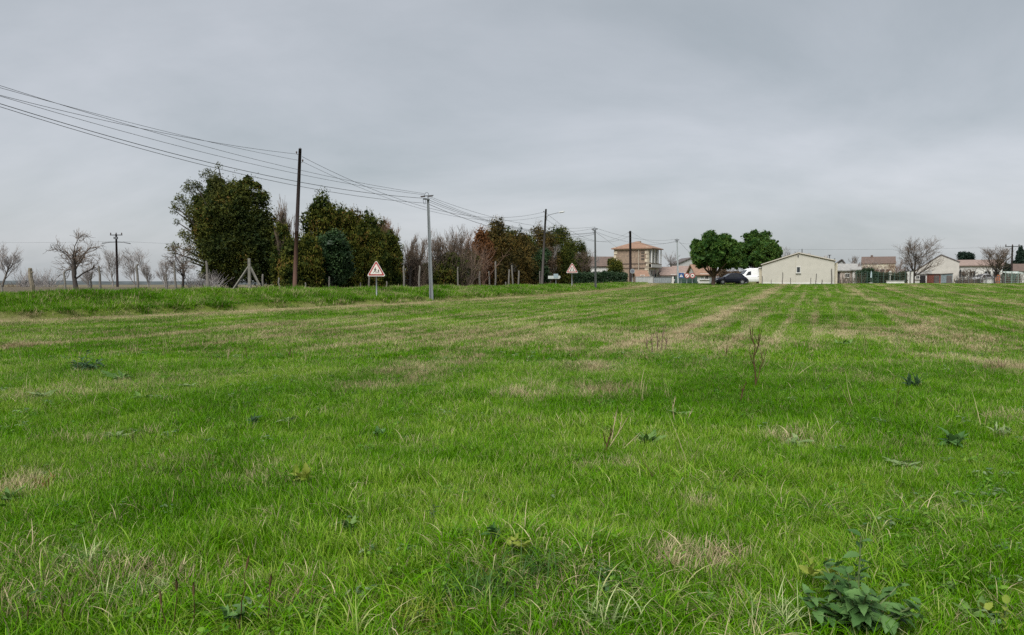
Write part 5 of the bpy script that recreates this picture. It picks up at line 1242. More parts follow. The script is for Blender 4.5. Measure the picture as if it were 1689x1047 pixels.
def barrel(px, d, top, label, m):
    b = base(px, d); h = zat(top, d) - b[2]; t = thing('barrel', label, 'barrel', b); r = .22
    q = MB(); q.tube([(0, 0, -.02), (0, 0, .1), (0, 0, h * .5), (0, 0, h * .9), (0, 0, h)], [r * .9, r, r * 1.1, r, r * .9], 14); q.build('body', m, t, smooth=True)
    for z in (.2, .8): q = MB(); q.tube([(0, 0, h * z - .03), (0, 0, h * z + .03)], r * 1.1, 14); q.build('hoop', GALV_DARK, t)
RUSTO = mat("rust_orange_paint", (.30, .11, .05), .7, .3, 5)
barrel(1646.5, 113.5, 452.5, "taller rust orange barrel at the foot of the right-hand bare tree", RUSTO)
barrel(1642.5, 114, 455, "shorter pinkish orange barrel left of the taller rust one", mat("pink_orange_paint", (.42, .22, .14), .7, .25, 5))
def shelter():
    d = 119; a, b = base(1662, d), base(1690, d); w = b[0] - a[0]; t = thing('garden_shelter', "green tarpaulin garden shelter at the right edge behind the pale wire fence", 'shelter', a); m = mat("green_tarpaulin", (.035, .12, .105), .5, .25, 3); h = zat(449, d) - a[2]
    q = MB(); q.box((w * .27, .8, h * .42), (w * .5, 1.6, h * .84)); q.build('side_panel', m, t)
    q = MB(); q.box((w * .8, 1.0, h * .42), (w * .36, .1, h * .84)); q.build('side_panel', mat("pale_green_tarpaulin", (.22, .31, .28), .5, .25, 3), t)
    q = MB(); roof_slab(q, (-.1, -.1, h * .9), (w + .1, -.1, h * .86), (w + .1, 1.9, h * 1.05), (-.1, 1.9, h * 1.05), .08); q.build('roof', mat("pale_tarpaulin", (.42, .47, .43), .5, .2, 3), t)
    for x in (0, w * .53, w): q = MB(); q.tube([(x, -.02, -.1), (x, -.02, h * .9)], .04, 6); q.build('post', FRAME_W, t)
shelter()

# -- trees and shrubs of the village
for px, top, w, d, seed, lab, r0, tm, kw in [
    (1507, 388, 96, 115, 501, "large spreading bare tree beside the two white gate pillars", .17, TWIG, dict(spread=1.0, fork=.15, kids=(16, 11, 7), updraft=.28, curl=.2, len0=.42)),
    (1641, 402, 66, 114, 502, "dense bare tree with many upright shoots near the right edge", .17, TWIG, dict(spread=.8, fork=.12, kids=(17, 10, 6), updraft=.5, curl=.16, len0=.42)),
    (1303, 405, 34, 135, 503, "bare treetop showing above the left slope of the beige gable roof", .1, TWIG_GREY, dict(spread=.8, kids=(9, 7, 5), updraft=.35)),
    (1409, 420, 22, 140, 504, "small bare treetop right of the beige gable house", .1, TWIG, dict(spread=.8, kids=(9, 7, 5), updraft=.35)),
    (1105, 412, 34, 150, 505, "grey bare trees' crown behind the stone house's right side", .1, TWIG_GREY, dict(spread=.7, kids=(10, 8, 5), updraft=.35)),
    (973, 408, 44, 140, 506, "grey bare tree above the long low farmhouse roof", .1, TWIG_GREY, dict(spread=.7, kids=(10, 8, 5), updraft=.35)),
    (1597, 440, 34, 116, 507, "small bare shrub-like tree before the white wall right of the blue-grey shed", .06, TWIG, dict(spread=.8, fork=.1, kids=(10, 8, 5), updraft=.35)),
    (1480, 424, 40, 150, 508, "brown bare tree behind the olive brown hedge", .1, TWIG_RED, dict(spread=.8, kids=(10, 8, 5), updraft=.3)),
    (1430, 424, 60, 160, 509, "greyish bare tree left of the steep brown roof", .1, TWIG_GREY, dict(spread=.8, kids=(10, 8, 5), updraft=.3))]:
    b = base(px, d); bare_tree('bare_tree', lab, px, d, zat(top, d) - b[2], w * pxm(d), r0, seed, tm, BARK_DARK if r0 > .12 else BARK, "bare trees in the village gardens", minr=.016, **kw)
cypress(1682, 410, 22, "dark conifer behind the T-shaped pole at the right edge", L_FAR, 511, n=4620, size=.3, name='conifer', d=165, tip=.1)
cypress(1660, 436, 14, "low dark shrub left of the T-shaped pole at the right edge", L_FAR, 512, n=2100, size=.2, name='evergreen_shrub', d=125, tip=.5)
brush(1200, 437, 50, "brown leafless thicket behind the left pine's trunk", 513, TWIG_RED, d=111, n=160, rr=.02)
brush(1450, 426, 90, "brown leafless thicket above the garden hedges", 514, TWIG_RED, d=122, n=260, rr=.022)
brush(1648, 445, 60, "leafless garden scrub under the right-hand bare tree", 515, TWIG, d=118, n=150, rr=.02)
brush(1590, 452, 36, "leafless low scrub by the thin garden lamp post", 516, TWIG, d=115, n=80, rr=.018)
brush(1400, 456, 26, "dry stalks by the low wire fence right of the beige house", 517, TWIG, d=113, n=60, rr=.014)

brush(1402, 446, 40, "leafless shrubs along the white outbuilding right of the beige house", 518, TWIG, d=112.5, n=110, rr=.016)
brush(1470, 438, 60, "tall leafless brown shrubs left of the two white gate pillars", 519, TWIG_RED, d=116, n=180, rr=.017)
brush(1606, 446, 50, "leafless shrubs before the long white house's wall", 520, TWIG, d=116.5, n=120, rr=.016)
brush(1672, 444, 40, "dark leafless shrubs by the T-shaped pole", 521, TWIG, d=117, n=110, rr=.018)
# ------------------------------------------------------------------ vehicles
CAR_GLASS = mat("car_glass", (.012, .014, .017), .06, .1, 2, spec=.7); TYRE = mat("tyre_rubber", (.016, .016, .017), .85, .2, 9); RIM = mat("alloy_rim", (.30, .31, .32), .35, .15, 9, metal=.6)
def vehicle(name, label, cat, loc, rz, st, halfw, paint, glass_from, wheels, wr, lamps, bonnet=True, side_glass=None, belt_in=.06, roof_in=.22):
    """body lofted from side stations (x, z_low, z_belt, z_roof); nose at -x"""
    t = thing(name, label, cat, loc, rz); mb = MB(); rows = []
    for x, zl, zb, zr, wf in st:
        w = halfw * wf; cab = zr > zb + .05
        wr_ = w - (roof_in if cab else .10) * (1 if cab else 1)
        rows.append([(x, -w * .93, zl), (x, -w, zl + (zb - zl) * .35), (x, -w, zl + (zb - zl) * .75), (x, -w + belt_in, zb), (x, -wr_, zr - .04), (x, -wr_ * .8, zr), (x, wr_ * .8, zr), (x, wr_, zr - .04), (x, w - belt_in, zb), (x, w, zl + (zb - zl) * .75), (x, w, zl + (zb - zl) * .35), (x, w * .93, zl)])
    n = len(rows[0])
    for q in rows: mb.v += q
    for i in range(len(rows) - 1):
        for j in range(n): mb.f.append((i * n + j, i * n + (j + 1) % n, (i + 1) * n + (j + 1) % n, (i + 1) * n + j)); mb.m.append(0)
    mb.f.append(tuple(range(n - 1, -1, -1))); mb.m.append(0); mb.f.append(tuple((len(rows) - 1) * n + j for j in range(n))); mb.m.append(0)
    body = mb.build('body', paint, t, smooth=False, bevel=.03)
    for side_ in (-1, 1):
        for pts in side_glass:
            q = MB(); P3 = []
            for x, f in pts:
                k = max(i for i in range(len(st)) if st[i][0] <= x); k = min(k, len(st) - 2); u = (x - st[k][0]) / (st[k + 1][0] - st[k][0])
                zb = st[k][2] * (1 - u) + st[k + 1][2] * u; zr = st[k][3] * (1 - u) + st[k + 1][3] * u; w = halfw * (st[k][4] * (1 - u) + st[k + 1][4] * u)
                P3.append((x, side_ * (w - belt_in + (-(roof_in - belt_in)) * f + .012), zb + (zr - .04 - zb) * f))
            q.poly(P3 if side_ < 0 else P3[::-1]); q.build('side_window', CAR_GLASS, t)
    for (i, nm) in glass_from:
        a, b = st[i], st[i + 1]; wa, wb = halfw * a[4] - .2, halfw * b[4] - roof_in - .1; za, zb = a[3], b[3]; dx = b[0] - a[0]; dz = zb - za; L_ = sqrt(dx * dx + dz * dz); ox, oz = -abs(dz) / L_ * .015 * (1 if dz * dx > 0 else -1), .015
        q = MB(); q.quad((a[0] + ox + dx * .06, -wa, za + oz + dz * .06), (a[0] + ox + dx * .06, wa, za + oz + dz * .06), (b[0] + ox - dx * .08, wb, zb + oz - dz * .08), (b[0] + ox - dx * .08, -wb, zb + oz - dz * .08)); q.build(nm, CAR_GLASS, t)
    for x in wheels:
        for sy in (-1, 1):
            q = MB(); y0, y1 = sorted((sy * (halfw + .012), sy * (halfw - .2))); q.disc((x, wr), wr, y0, y1, 22); o = q.build('wheel', TYRE, t)
            q = MB(); y0, y1 = sorted((sy * (halfw + .022), sy * (halfw - .01))); q.disc((x, wr), wr * .62, y0, y1, 18); q.build('rim', RIM, o)
            q = MB(); q.disc((x, wr + .03), wr * 1.16, sy * (halfw + .006) - .003, sy * (halfw + .006) + .003, 22); q.build('wheel_arch', TYRE, t)
    for nm, c, s_, m in lamps:
        for sy in (-1, 1): q = MB(); q.box((c[0], sy * c[1], c[2]), s_); q.build(nm, m, t, bevel=.02)
    x0, x1 = st[0][0], st[-1][0]; zl = st[0][1]
    for nm, x in (('front_bumper', x0), ('rear_bumper', x1)): q = MB(); q.box((x, 0, zl + .18), (.14, halfw * 1.7, .26)); q.build(nm, mat("bumper_plastic", (.03, .03, .033), .6, .2, 8), t, bevel=.04)
    for sy in (-1, 1):
        k = [i for i in range(len(st)) if st[i][3] > st[i][2] + .05][0]; q = MB(); q.box((st[k][0] - .05, sy * (halfw + .08), st[k][2] + .06), (.12, .2, .14)); q.build('wing_mirror', paint, t, bevel=.03)
        q = MB(); q.box((.1, sy * (halfw + .008), st[4][2] - .1), (.16, .03, .035)); q.build('door_handle', GALV_DARK, t)
    q = MB(); q.box((x0 - .075, 0, zl + .22), (.02, .52, .11)); q.build('number_plate', FRAME_W, t)
    return t
LAMP_W = mat("headlamp_glass", (.55, .57, .58), .15, .1, 8); LAMP_R = mat("tail_lamp", (.25, .02, .02), .3, .1, 8)
b = base(1204.5, 95.5)
vehicle('parked_car', "dark blue parked car facing left under the pines", 'car', b, R(2),
    [(-2.0, .28, .62, .66, .86), (-1.82, .22, .74, .78, .95), (-1.05, .22, .84, .92, 1), (-.85, .22, .86, .97, 1), (-.12, .22, .90, 1.42, 1), (.55, .22, .92, 1.50, 1), (1.2, .22, .95, 1.42, .99), (1.72, .26, .96, 1.06, .95), (1.95, .30, .86, .92, .88)], .86,
    mat("dark_blue_car_paint", (.006, .008, .017), .5, .15, 2, spec=.25), [(3, 'windscreen'), (6, 'rear_window')], (-1.28, 1.28), .31,
    [('headlight', (-1.93, .58, .62), (.16, .3, .14), LAMP_W), ('tail_light', (1.86, .62, .80), (.12, .22, .2), LAMP_R)], side_glass=[[(-.62, .1), (.1, .08), (.1, .9), (-.15, .88)], [(.16, .08), (1.0, .1), (.85, .88), (.16, .92)], [(1.06, .12), (1.45, .2), (1.1, .78), (.95, .85)]])
bpy.data.objects['parked_car'].scale = (.95, 1, .93)
b = base(1245, 98.5)
vehicle('parked_van', "white panel van parked behind the dark car, half hidden by the beige house", 'van', b, R(2),
    [(-2.2, .34, .80, .84, .86), (-2.08, .28, .92, 1.0, .95), (-1.78, .28, 1.0, 1.14, 1), (-1.72, .28, 1.02, 1.20, 1), (-1.2, .28, 1.06, 1.80, 1), (-.8, .28, 1.08, 1.98, 1), (.9, .28, 1.10, 2.02, 1), (2.05, .28, 1.10, 2.0, 1), (2.25, .32, 1.08, 1.9, .97)], .93,
    mat("white_van_paint", (.72, .73, .73), .35, .06, 2, spec=.5), [(3, 'windscreen')], (-1.5, 1.45), .33,
    [('headlight', (-2.22, .66, .86), (.16, .3, .2), LAMP_W), ('tail_light', (2.2, .8, 1.2), (.1, .14, .4), LAMP_R)], side_glass=[[(-1.5, .05), (-.8, .05), (-.8, .62), (-1.15, .66)]], roof_in=.16)
b = base(1619, 124)
vehicle('parked_car', "pale grey parked car half hidden behind shrubs near the right-hand bare tree", 'car', b, R(8),
    [(-2.0, .28, .62, .66, .86), (-1.82, .22, .74, .78, .95), (-1.05, .22, .84, .92, 1), (-.85, .22, .86, .97, 1), (-.12, .22, .90, 1.42, 1), (.55, .22, .92, 1.50, 1), (1.2, .22, .95, 1.42, .99), (1.72, .26, .96, 1.06, .95), (1.95, .30, .86, .92, .88)], .86,
    mat("pale_grey_car_paint", (.40, .41, .42), .3, .1, 2, spec=.5), [(3, 'windscreen'), (6, 'rear_window')], (-1.28, 1.28), .31,
    [('headlight', (-1.93, .58, .62), (.16, .3, .14), LAMP_W), ('tail_light', (1.86, .62, .80), (.12, .22, .2), LAMP_R)], side_glass=[[(-.62, .1), (.1, .08), (.1, .9), (-.15, .88)], [(.16, .08), (1.0, .1), (.85, .88), (.16, .92)]])

# ------------------------------------------------------------------ weeds and dead stalks in the field
def leaf_mesh(name, L_, w, teeth, lobes=0, curl=.35, seed=1, m=None, fold=.32):
    """one broad leaf along +x with midrib, toothed edge and a drooping tip"""
    g = np.random.default_rng(seed); n = 9; V = []; Fq = []
    for i in range(n + 1):
        f = i / n; ww = w * (sin(pi * min(f * 1.02, 1) ** .72) ** .85) * (1 + (teeth * (1 if i % 2 else -1) if 0 < i < n else 0)); ww *= 1 - (.5 * (i % 3 == 0) * lobes if 0 < i < n - 1 else 0)
        z = L_ * (.10 * f - curl * f * f) + g.normal(0, .006 * L_)
        V += [(f * L_, ww, z + fold * ww), (f * L_, 0, z - .01 * L_), (f * L_, -ww, z + fold * ww + g.normal(0, .01 * L_))]
    for i in range(n):
        q = 3 * i; Fq += [(q, q + 1, q + 4, q + 3), (q + 1, q + 2, q + 5, q + 4)]
    me = bpy.data.meshes.new(name); me.from_pydata(V, [], Fq); me.polygons.foreach_set('use_smooth', [True] * len(Fq)); me.materials.append(m); return me
def weed_mat(name, c1, c2, rough=.5, trans=.28, spec=.3):
    """leaf colour varied from leaf to leaf (object random) with pale veins along the midrib"""
    if name in MATS: return MATS[name]
    m, nt, b = principled(name); L = nt.links.new; oi = N(nt, 'ShaderNodeObjectInfo'); rp = N(nt, 'ShaderNodeValToRGB'); e = rp.color_ramp.elements; e[0].color = (*c1, 1); e[1].color = (*c2, 1)
    tc = N(nt, 'ShaderNodeTexCoord'); nz = N(nt, 'ShaderNodeTexNoise'); nz.inputs['Scale'].default_value = 38; L(tc.outputs['Object'], nz.inputs[0])
    a = N(nt, 'ShaderNodeMath', operation='MULTIPLY_ADD', use_clamp=True); a.inputs[1].default_value = .5; L(nz.outputs[0], a.inputs[0]); h = N(nt, 'ShaderNodeMath', operation='MULTIPLY_ADD'); h.inputs[1].default_value = .7; h.inputs[2].default_value = -.1; L(oi.outputs['Random'], h.inputs[0]); L(h.outputs[0], a.inputs[2])
    L(a.outputs[0], rp.inputs[0]); L(rp.outputs[0], b.inputs['Base Color']); b.inputs['Roughness'].default_value = rough; b.inputs['Specular IOR Level'].default_value = spec
    bp = N(nt, 'ShaderNodeBump'); bp.inputs['Strength'].default_value = .5; bp.inputs['Distance'].default_value = .004; L(nz.outputs[0], bp.inputs['Height']); L(bp.outputs[0], b.inputs['Normal'])
    tr = N(nt, 'ShaderNodeBsdfTranslucent'); L(rp.outputs[0], tr.inputs[0]); ms = N(nt, 'ShaderNodeMixShader'); ms.inputs[0].default_value = trans; L(b.outputs[0], ms.inputs[1]); L(tr.outputs[0], ms.inputs[2]); L(ms.outputs[0], nt.nodes['Material Output'].inputs[0])
    MATS[name] = m; return m
W_BLUE = weed_mat("bluish_leaf", (.028, .090, .018), (.125, .235, .070), .48, .28, .22)
W_PALE = weed_mat("pale_leaf", (.085, .15, .04), (.24, .31, .14), .6)
W_MID = weed_mat("mid_green_leaf", (.05, .12, .022), (.14, .235, .055))
W_DARK = weed_mat("dark_green_leaf", (.020, .055, .020), (.055, .115, .045))
W_YEL = weed_mat("yellow_green_leaf", (.13, .20, .018), (.27, .31, .05))
STEM_G = mat("green_stem", (.10, .14, .05), .7, .3, 12); STEM_D = mat("dead_stem", (.070, .048, .022), .9, .4, 12, spec=.08); STEM_S = mat("straw_stem", (.36, .30, .18), .85, .3, 12, spec=.08)
LEAFM = {k: [leaf_mesh("leaf", 1.0, w, te, lo, cu, sd, m) for sd, cu in ((1, c), (2, c * 1.5), (3, c * .4))] for k, m, w, te, lo, c in (
    ('blue', W_BLUE, .30, .13, 0, .42), ('pale', W_PALE, .13, .16, .65, .40), ('mid', W_MID, .17, .12, .3, .40), ('dark', W_DARK, .16, .10, .3, .40), ('yellow', W_YEL, .24, .12, .3, .35))}
def put_leaf(t, kind, loc, yaw, pitch, size, roll=0.0):
    o = bpy.data.objects.new('leaf', rnd.choice(LEAFM[kind])); COL.objects.link(o); o.parent = t
    o.location = tuple(float(q) for q in loc); o.rotation_euler = (roll, -pitch, yaw); s_ = size; o.scale = (s_, s_ * rnd.uniform(.85, 1.2), s_); return o
def rosette(px, py, wpx, kind, label, n=10, up=.35, name='weed', h=0.0, lift=.045):
    g0 = ground_at(px, py); r = wpx * pxm(g0[1]) / 2 * 1.2; t = thing(name, label, 'weed', g0 + np.array([0, 0, lift]), 0); CLEAR.append((g0[0], g0[1], r * .75))
    hubs = [(0, 0)] + [(rnd.uniform(-.7, .7) * r, rnd.uniform(-.35, .35) * r) for _ in range(2 if up < .85 else 1)]
    for i in range(int(n * 1.9)):
        yaw = 2 * pi * i / n + rnd.uniform(-.5, .5); f = rnd.uniform(0, 1); hx, hy = hubs[i % len(hubs)]
        put_leaf(t, kind, (hx + .06 * r * cos(yaw), hy + .06 * r * sin(yaw), h * f), yaw, up * rnd.uniform(.2, 1.9), r * rnd.uniform(.3, .72), rnd.uniform(-.6, .6))
    q = MB(); q.tube([(0, 0, -.05), (0, 0, max(h, .03))], [.008, .004], 5); q.build('stem', STEM_G, t); return t
def stem_weed(px, py, wpx, top, kind, label, stems=5, leaf=.10, name='weed', per=9, droop=.15):
    """bushy upright weed: several stems set with leaves in pairs and a tuft at each tip"""
    g0 = ground_at(px, py); k = pxm(g0[1]); H = max((py - top) * k * 1.0, .06); r = wpx * k / 2; t = thing(name, label, 'weed', g0, 0); CLEAR.append((g0[0], g0[1], r * .5))
    for s_ in range(stems):
        a = 2 * pi * s_ / stems + rnd.uniform(-.4, .4); rr = r * rnd.uniform(.3, 1.0) if s_ else .05 * r; hh = H * (rnd.uniform(.35, .8) if s_ else 1.0) * (1 - .25 * rr / r)
        P_ = [np.array([rr * f ** 1.2 * cos(a), rr * f ** 1.2 * sin(a), hh * f - .02]) for f in np.linspace(0, 1, 6)]
        q = MB(); q.tube(P_, [.006, .0055, .005, .0045, .004, .003], 5); q.build('stem', STEM_G, t)
        for i in range(per):
            f = .22 + .78 * (i / (per - 1)); j = min(int(f * 5), 4); u = f * 5 - j; p = P_[j] * (1 - u) + P_[j + 1] * u
            yaw = a + (i % 2) * pi + (i // 2) * pi / 2 + rnd.uniform(-.5, .5); put_leaf(t, kind, p, yaw, rnd.uniform(-.25, .45) if i < per - 2 else rnd.uniform(.3, .9), leaf * rnd.uniform(.7, 1.25) * (1.1 - .35 * f), rnd.uniform(-.3, .3))
    return t
stem_weed(1412, 1036, 214, 868, 'blue', "large leafy bluish green weed in the bottom right foreground", 17, .088, 'leafy_weed', 13)
rosette(1372, 985, 80, 'yellow', "drooping yellow-green weed leaning on the large bluish weed", 9, .9, h=.12)
stem_weed(1655, 1040, 100, 985, 'yellow', "yellow-green leafy weed in the bottom right corner", 5, .075, per=8)
rosette(1600, 1030, 90, 'mid', "flat mid-green weed left of the yellow-green corner weed", 10, .4)
rosette(1170, 1010, 60, 'mid', "low broad-leaved weed left of the large bluish weed", 9, .5)
rosette(398, 1042, 60, 'blue', "pale bluish leaf cluster at the bottom edge on the left", 7, .9, h=.04)
rosette(1578, 742, 66, 'blue', "dark grey-green thistle rosette, the larger of two at right", 13, .7, h=.04)
rosette(1655, 724, 46, 'pale', "pale grey-green thistle rosette right of the larger dark one", 11, .7, h=.04)
rosette(1318, 736, 70, 'pale', "flat pale thistle rosette between the branched twig and the right edge", 12, .25)
rosette(1500, 778, 74, 'pale', "withered pale rosette above the large bluish weed", 11, .3)
rosette(1065, 735, 66, 'mid', "low green weed right of the leaning pale sticks", 11, .5)
rosette(475, 701, 48, 'pale', "whitish low weed left of the field's middle", 9, .35)
rosette(420, 706, 40, 'dark', "small dark green weed just left of the whitish low weed", 9, .9, h=.04)
rosette(380, 712, 44, 'mid', "low green weed left of the small dark weed", 9, .3)
rosette(622, 728, 28, 'blue', "single small bluish weed below the field's middle left", 8, 1.0, h=.05)
rosette(303, 642, 40, 'pale', "pale star-shaped weed right of the dark bushy weed", 8, .3)
stem_weed(143, 614, 50, 578, 'dark', "dark bushy weed standing in the grass at far left", 9, .17, per=9)
rosette(190, 628, 60, 'mid', "sprawling green weed at the right foot of the dark bushy weed", 11, .4)
rosette(232, 662, 50, 'mid', "flat green weed patch below the sprawling weed at left", 9, .3)
rosette(60, 660, 60, 'pale', "pale withered weed near the left edge", 9, .4)
rosette(195, 727, 64, 'pale', "greyish flat weed in the left of the field", 9, .25)
rosette(1512, 642, 52, 'dark', "dark green grass-like weed right of the branched twig", 12, 1.0, h=.03)
stem_weed(715, 868, 40, 826, 'dark', "small dark nettle in the lower middle of the field", 3, .06, per=7)
stem_weed(668, 840, 50, 812, 'pale', "small pale nettle left of the dark nettle", 4, .05, per=6)
rosette(575, 885, 60, 'mid', "broad-leaved green weed in the lower left middle", 9, .7, h=.03)
rosette(845, 915, 60, 'yellow', "yellow-green broad-leaved weed at the bottom middle mound", 9, .6, h=.03)
rosette(810, 900, 50, 'blue', "bluish long-leaved weed beside the bottom middle mound", 8, 1.2, h=.04)
rosette(505, 806, 60, 'yellow', "yellowish upright weed in the lower left", 9, 1.0, h=.05)
rosette(1430, 1010, 70, 'dark', "dark low leaves under the large bluish weed", 9, .6)
rosette(1560, 990, 50, 'mid', "green weed right of the large bluish weed", 9, .8, h=.04)
rosette(1120, 690, 50, 'mid', "small green weed under the bent pale stems", 8, .6)
rosette(20, 835, 60, 'mid', "green weed at the left edge under the straw heap", 9, .7, h=.04)
rosette(1390, 570, 30, 'mid', "small green weed on the pale stubble", 8, .6)
def stalk(px, py, top, label, m=STEM_D, lean=0.0, branches=3, r=.006, name='dead_stalk', head=False, spread=.35, sub=True, seed=0):
    """dead upright stalk with side branches, read off the photograph"""
    g = random.Random(int(px * 7 + seed)); b = ground_at(px, py); H = (py - top) * pxm(b[1]); q = MB(); P_ = [np.array([lean * H * f + g.gauss(0, .012) * H * f, g.gauss(0, .03) * H * f, H * f - .03 * (f == 0)]) for f in np.linspace(0, 1, 7)]
    q.tube(P_, [r * (1.2 - .85 * f) for f in np.linspace(0, 1, 7)], 5)
    for i in range(branches):
        k = g.randint(1, 4); p = P_[k]; sx = (-1 if i % 2 else 1) * g.uniform(.6, 1.2) * spread; L_ = H * g.uniform(.3, .55); Q = [p + np.array([sx * L_ * f * (1 - .35 * f), g.gauss(0, .15) * L_ * f, L_ * f * (.75 + .25 * f)]) for f in np.linspace(0, 1, 5)]
        q.tube(Q, [r * .65 * (1.1 - .7 * f) for f in np.linspace(0, 1, 5)], 4)
        if sub:
            e = Q[2] + np.array([g.uniform(-.4, .4) * L_ * .5, g.uniform(-.3, .3) * L_ * .5, L_ * .35]); q.tube([Q[2], (Q[2] + e) / 2, e], [r * .45, r * .4, r * .25], 4)
    if head:
        a = P_[-1]; dv = P_[-1] - P_[-2]; dv /= np.linalg.norm(dv); q.tube([a - dv * .03, a - dv * .015, a + dv * .01, a + dv * .03], [.0025, .0055, .0055, .002], 7)
    o = q.build(name, m, smooth=True); o.location = b; return tag(o, label, 'dead stalk')
stalk(1247, 638, 538, "tall dark branched twig standing alone in the right half of the field", STEM_D, -.08, 4, .012, 'branched_twig', spread=.45)
stalk(1244, 640, 575, "shorter branch rising beside the tall dark branched twig", STEM_D, .32, 2, .009, 'branched_twig', spread=.3)
stalk(1221, 664, 632, "small dark withered stump stalk left below the tall branched twig", STEM_D, .22, 3, .012, spread=.3)
for i, (px, py, top, ln) in enumerate([(1068, 580, 556, -.1), (1076, 581, 548, -.05), (1084, 580, 540, .03), (1091, 579, 536, .08), (1097, 578, 552, .15)]):
    stalk(px, py, top, ["leftmost", "second", "middle", "tallest", "rightmost"][i] + " of the reddish dead stalks on the stubble left of the branched twig", mat("reddish_stem", (.13, .085, .07), .9, .3, 12, spec=.08), ln, 2, .011, seed=i)
stalk(1197, 589, 565, "short dark stalk above left of the tall branched twig", STEM_D, .1, 1, .009)
stalk(997, 752, 700, "dark withered plant base of the leaning pale sticks", STEM_D, .25, 4, .008, spread=.5)
stalk(1006, 740, 668, "tall pale stick leaning in the middle right of the field", STEM_S, .18, 1, .006)
stalk(1000, 745, 683, "pale stick leaning steeply to the right", STEM_S, .62, 1, .005)
stalk(1020, 748, 712, "short pale stick lying low to the right", STEM_S, 1.0, 1, .005)
stalk(1113, 700, 655, "bent pale stem below the reddish dead stalks", STEM_S, -.12, 3, .005)
stalk(1130, 700, 674, "short curled pale stem right of the bent pale one", STEM_S, .5, 3, .005)
stalk(1478, 684, 640, "thin brown seed stalk in the right part of the field", STEM_D, .05, 3, .004)
stalk(1466, 606, 585, "short straw stalk pair right of the branched twig", STEM_S, .1, 2, .006)
stalk(1480, 574, 545, "greenish upright stalk on the right-hand stubble", STEM_G, -.04, 2, .006)
stalk(1428, 572, 552, "small dark stalk on the right-hand stubble", STEM_D, -.1, 2, .007)
stalk(888, 540, 522, "small dark stalk on the stubble in the middle distance", STEM_D, .3, 2, .009)
stalk(376, 598, 568, "pale dead stalk among the grass at left", STEM_S, .05, 3, .007)
stalk(407, 592, 572, "dark short stalk right of the pale dead stalk at left", STEM_D, -.1, 2, .007)
stalk(478, 590, 570, "greenish dark stalk near the mown strip at left", STEM_D, .05, 3, .007)
for i, (px, py, top, ln, lab, hd, m) in enumerate([
    (108, 1046, 978, -.1, "dark seed stalk at the far bottom left", 0, STEM_D), (285, 1046, 960, .12, "dark bent seed stalk, second from bottom left", 1, STEM_D), (278, 1050, 985, -.2, "short dark stalk leaning left near the bottom edge", 1, STEM_D),
    (320, 1046, 968, .03, "thin straight stalk in the bottom left foreground", 1, STEM_D), (392, 1048, 925, .16, "tall dark ribwort stalk leaning right in the bottom left foreground", 1, STEM_D), (440, 1040, 955, .10, "dark ribwort stalk with pale head right of the tall one", 1, STEM_D),
    (290, 965, 915, .3, "pale bent straw left of the tall ribwort stalk", 0, STEM_S), (305, 968, 930, .45, "pale straw curving right in the lower left", 0, STEM_S), (45, 1040, 988, .05, "dark curled stalk in the bottom left corner", 0, STEM_D),
    (145, 1046, 1003, .05, "straw stalk at the bottom left edge", 0, STEM_S), (96, 960, 932, .1, "brown withered stalk in the lower left", 0, STEM_D), (468, 900, 884, .1, "short dark seed head in the lower left middle", 1, STEM_D),
    (347, 776, 745, -.08, "brown curved stalk in the left of the field", 0, STEM_D), (885, 1000, 945, 0.02, "pale upright stalk at the bottom middle", 0, STEM_S), (800, 910, 925, 0, "", 0, STEM_S)]):
    if lab: stalk(px, py, top, lab, m, ln, 1 if not hd else 0, .0035, 'seed_stalk' if hd else 'dead_stalk', bool(hd), sub=False, seed=i)
def dry_tuft(px, py, wpx, hpx, label, n=46, m=None, name='dry_tuft', cat='grass tuft', bend=1.2, wd=.0055):
    g = np.random.default_rng(int(px)); b = ground_at(px, py); k = pxm(b[1]); V = []; Q = []; T = []; CLEAR.append((b[0], b[1], wpx * k * .42)); n = int(n * 1.3)
    for i in range(n):
        a = g.uniform(0, 2 * pi); p = np.array([g.normal(0, .22) * wpx * k, g.normal(0, .15) * wpx * k, -.01]); L_ = hpx * k * g.uniform(.5, 1.25); th = abs(g.normal(0, .5)); t_ = g.uniform(); w = wd * g.uniform(.6, 1.3); sd = np.array([-sin(a + g.normal(0, .5)), cos(a), 0]); q0 = len(V)
        for j in range(6):
            f = j / 5; ww = w * (1 - f ** 1.5) / 2 + .0005; V += [p - sd * ww, p + sd * ww]; T += [t_, t_]; p = p + np.array([cos(a) * sin(th), sin(a) * sin(th), cos(th)]) * L_ / 5; th = min(th + bend * g.uniform(.2, 1.4) / 5, 2.6); p[2] = max(p[2], .004)
        for j in range(5): q = q0 + 2 * j; Q.append((q, q + 1, q + 3, q + 2))
    o = np_mesh(name, V, Q, m or leaf_mat("straw_blade", (.17, .115, .055), (.50, .43, .26), .7, .2), attrs={'tint': T}); o.location = b; return tag(o, label, cat)
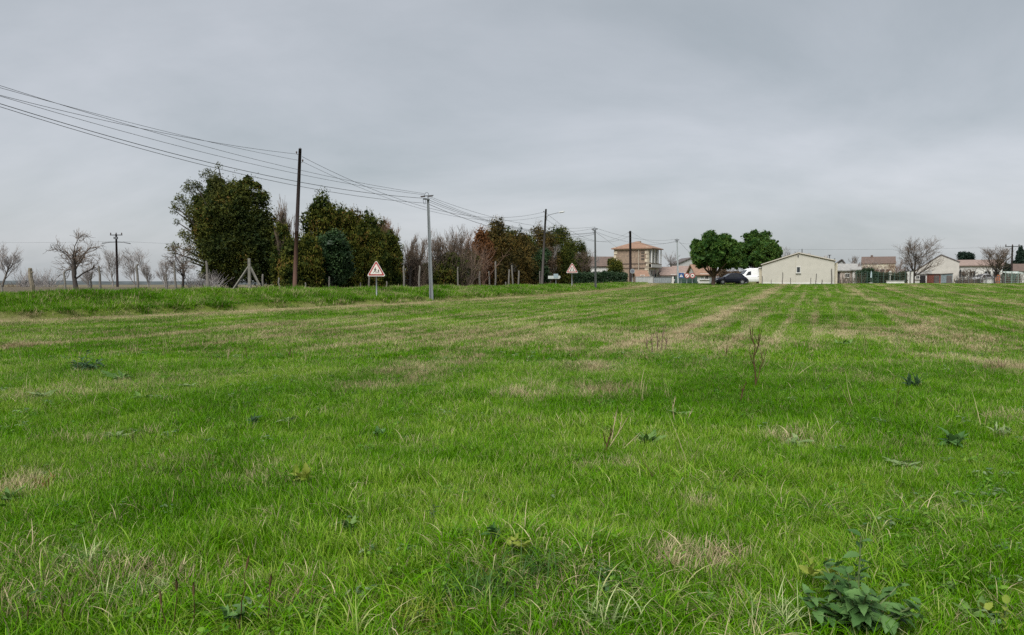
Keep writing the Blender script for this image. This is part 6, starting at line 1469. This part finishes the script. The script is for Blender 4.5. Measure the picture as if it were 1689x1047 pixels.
GREEN_T = leaf_mat("tussock_blade", (.022, .075, .010), (.10, .20, .03), .45, .3); PALE_T = leaf_mat("pale_tussock_blade", (.08, .17, .03), (.42, .47, .22), .5, .3)
dry_tuft(1642, 612, 46, 36, "brown dry tuft near the right edge of the field", 70, leaf_mat("brown_blade", (.10, .065, .04), (.26, .19, .11), .8, .2))
dry_tuft(1100, 935, 110, 30, "straw heap left of the large bluish weed", 110)
dry_tuft(1190, 925, 60, 50, "bent straw stems arching over the straw heap", 60, bend=2.2)
dry_tuft(40, 812, 80, 22, "straw heap at the left edge", 80)
dry_tuft(75, 805, 40, 26, "rust-tinged withered leaf tuft at the left edge", 30, leaf_mat("rust_blade", (.16, .07, .03), (.36, .22, .09), .8, .2), wd=.014)
dry_tuft(140, 940, 90, 75, "long pale arching grass tuft in the lower left", 60, PALE_T, bend=2.0)
dry_tuft(180, 1000, 60, 60, "long grass tuft with one yellow blade at bottom left", 60, PALE_T, bend=1.6)
dry_tuft(250, 985, 90, 60, "grey withered grass mound in the bottom left foreground", 90, PALE_T, bend=2.2)
dry_tuft(490, 1010, 70, 55, "dark brown withered grass tuft at the bottom left middle", 70, leaf_mat("brown_blade", (.10, .065, .04), (.26, .19, .11), .8, .2))
dry_tuft(800, 985, 170, 62, "dark green grass tussock at the bottom middle", 240, GREEN_T, bend=2.0)
dry_tuft(880, 945, 120, 55, "dense green tussock on the bottom middle mound", 180, GREEN_T, bend=1.8)
dry_tuft(1000, 1040, 120, 85, "long broad-bladed grass at the bottom middle right", 60, PALE_T, bend=1.6, wd=.009)
dry_tuft(1290, 1035, 120, 70, "long pale grass left of the large bluish weed", 90, PALE_T, bend=2.0)
dry_tuft(690, 1035, 120, 60, "yellowish grass tuft at the bottom edge left of middle", 130, leaf_mat("yellow_blade", (.12, .17, .015), (.28, .30, .05), .5, .3), bend=1.6)
dry_tuft(1010, 970, 110, 55, "green grass tussock right of the bottom middle mound", 150, GREEN_T, bend=2.0)
build_grass()
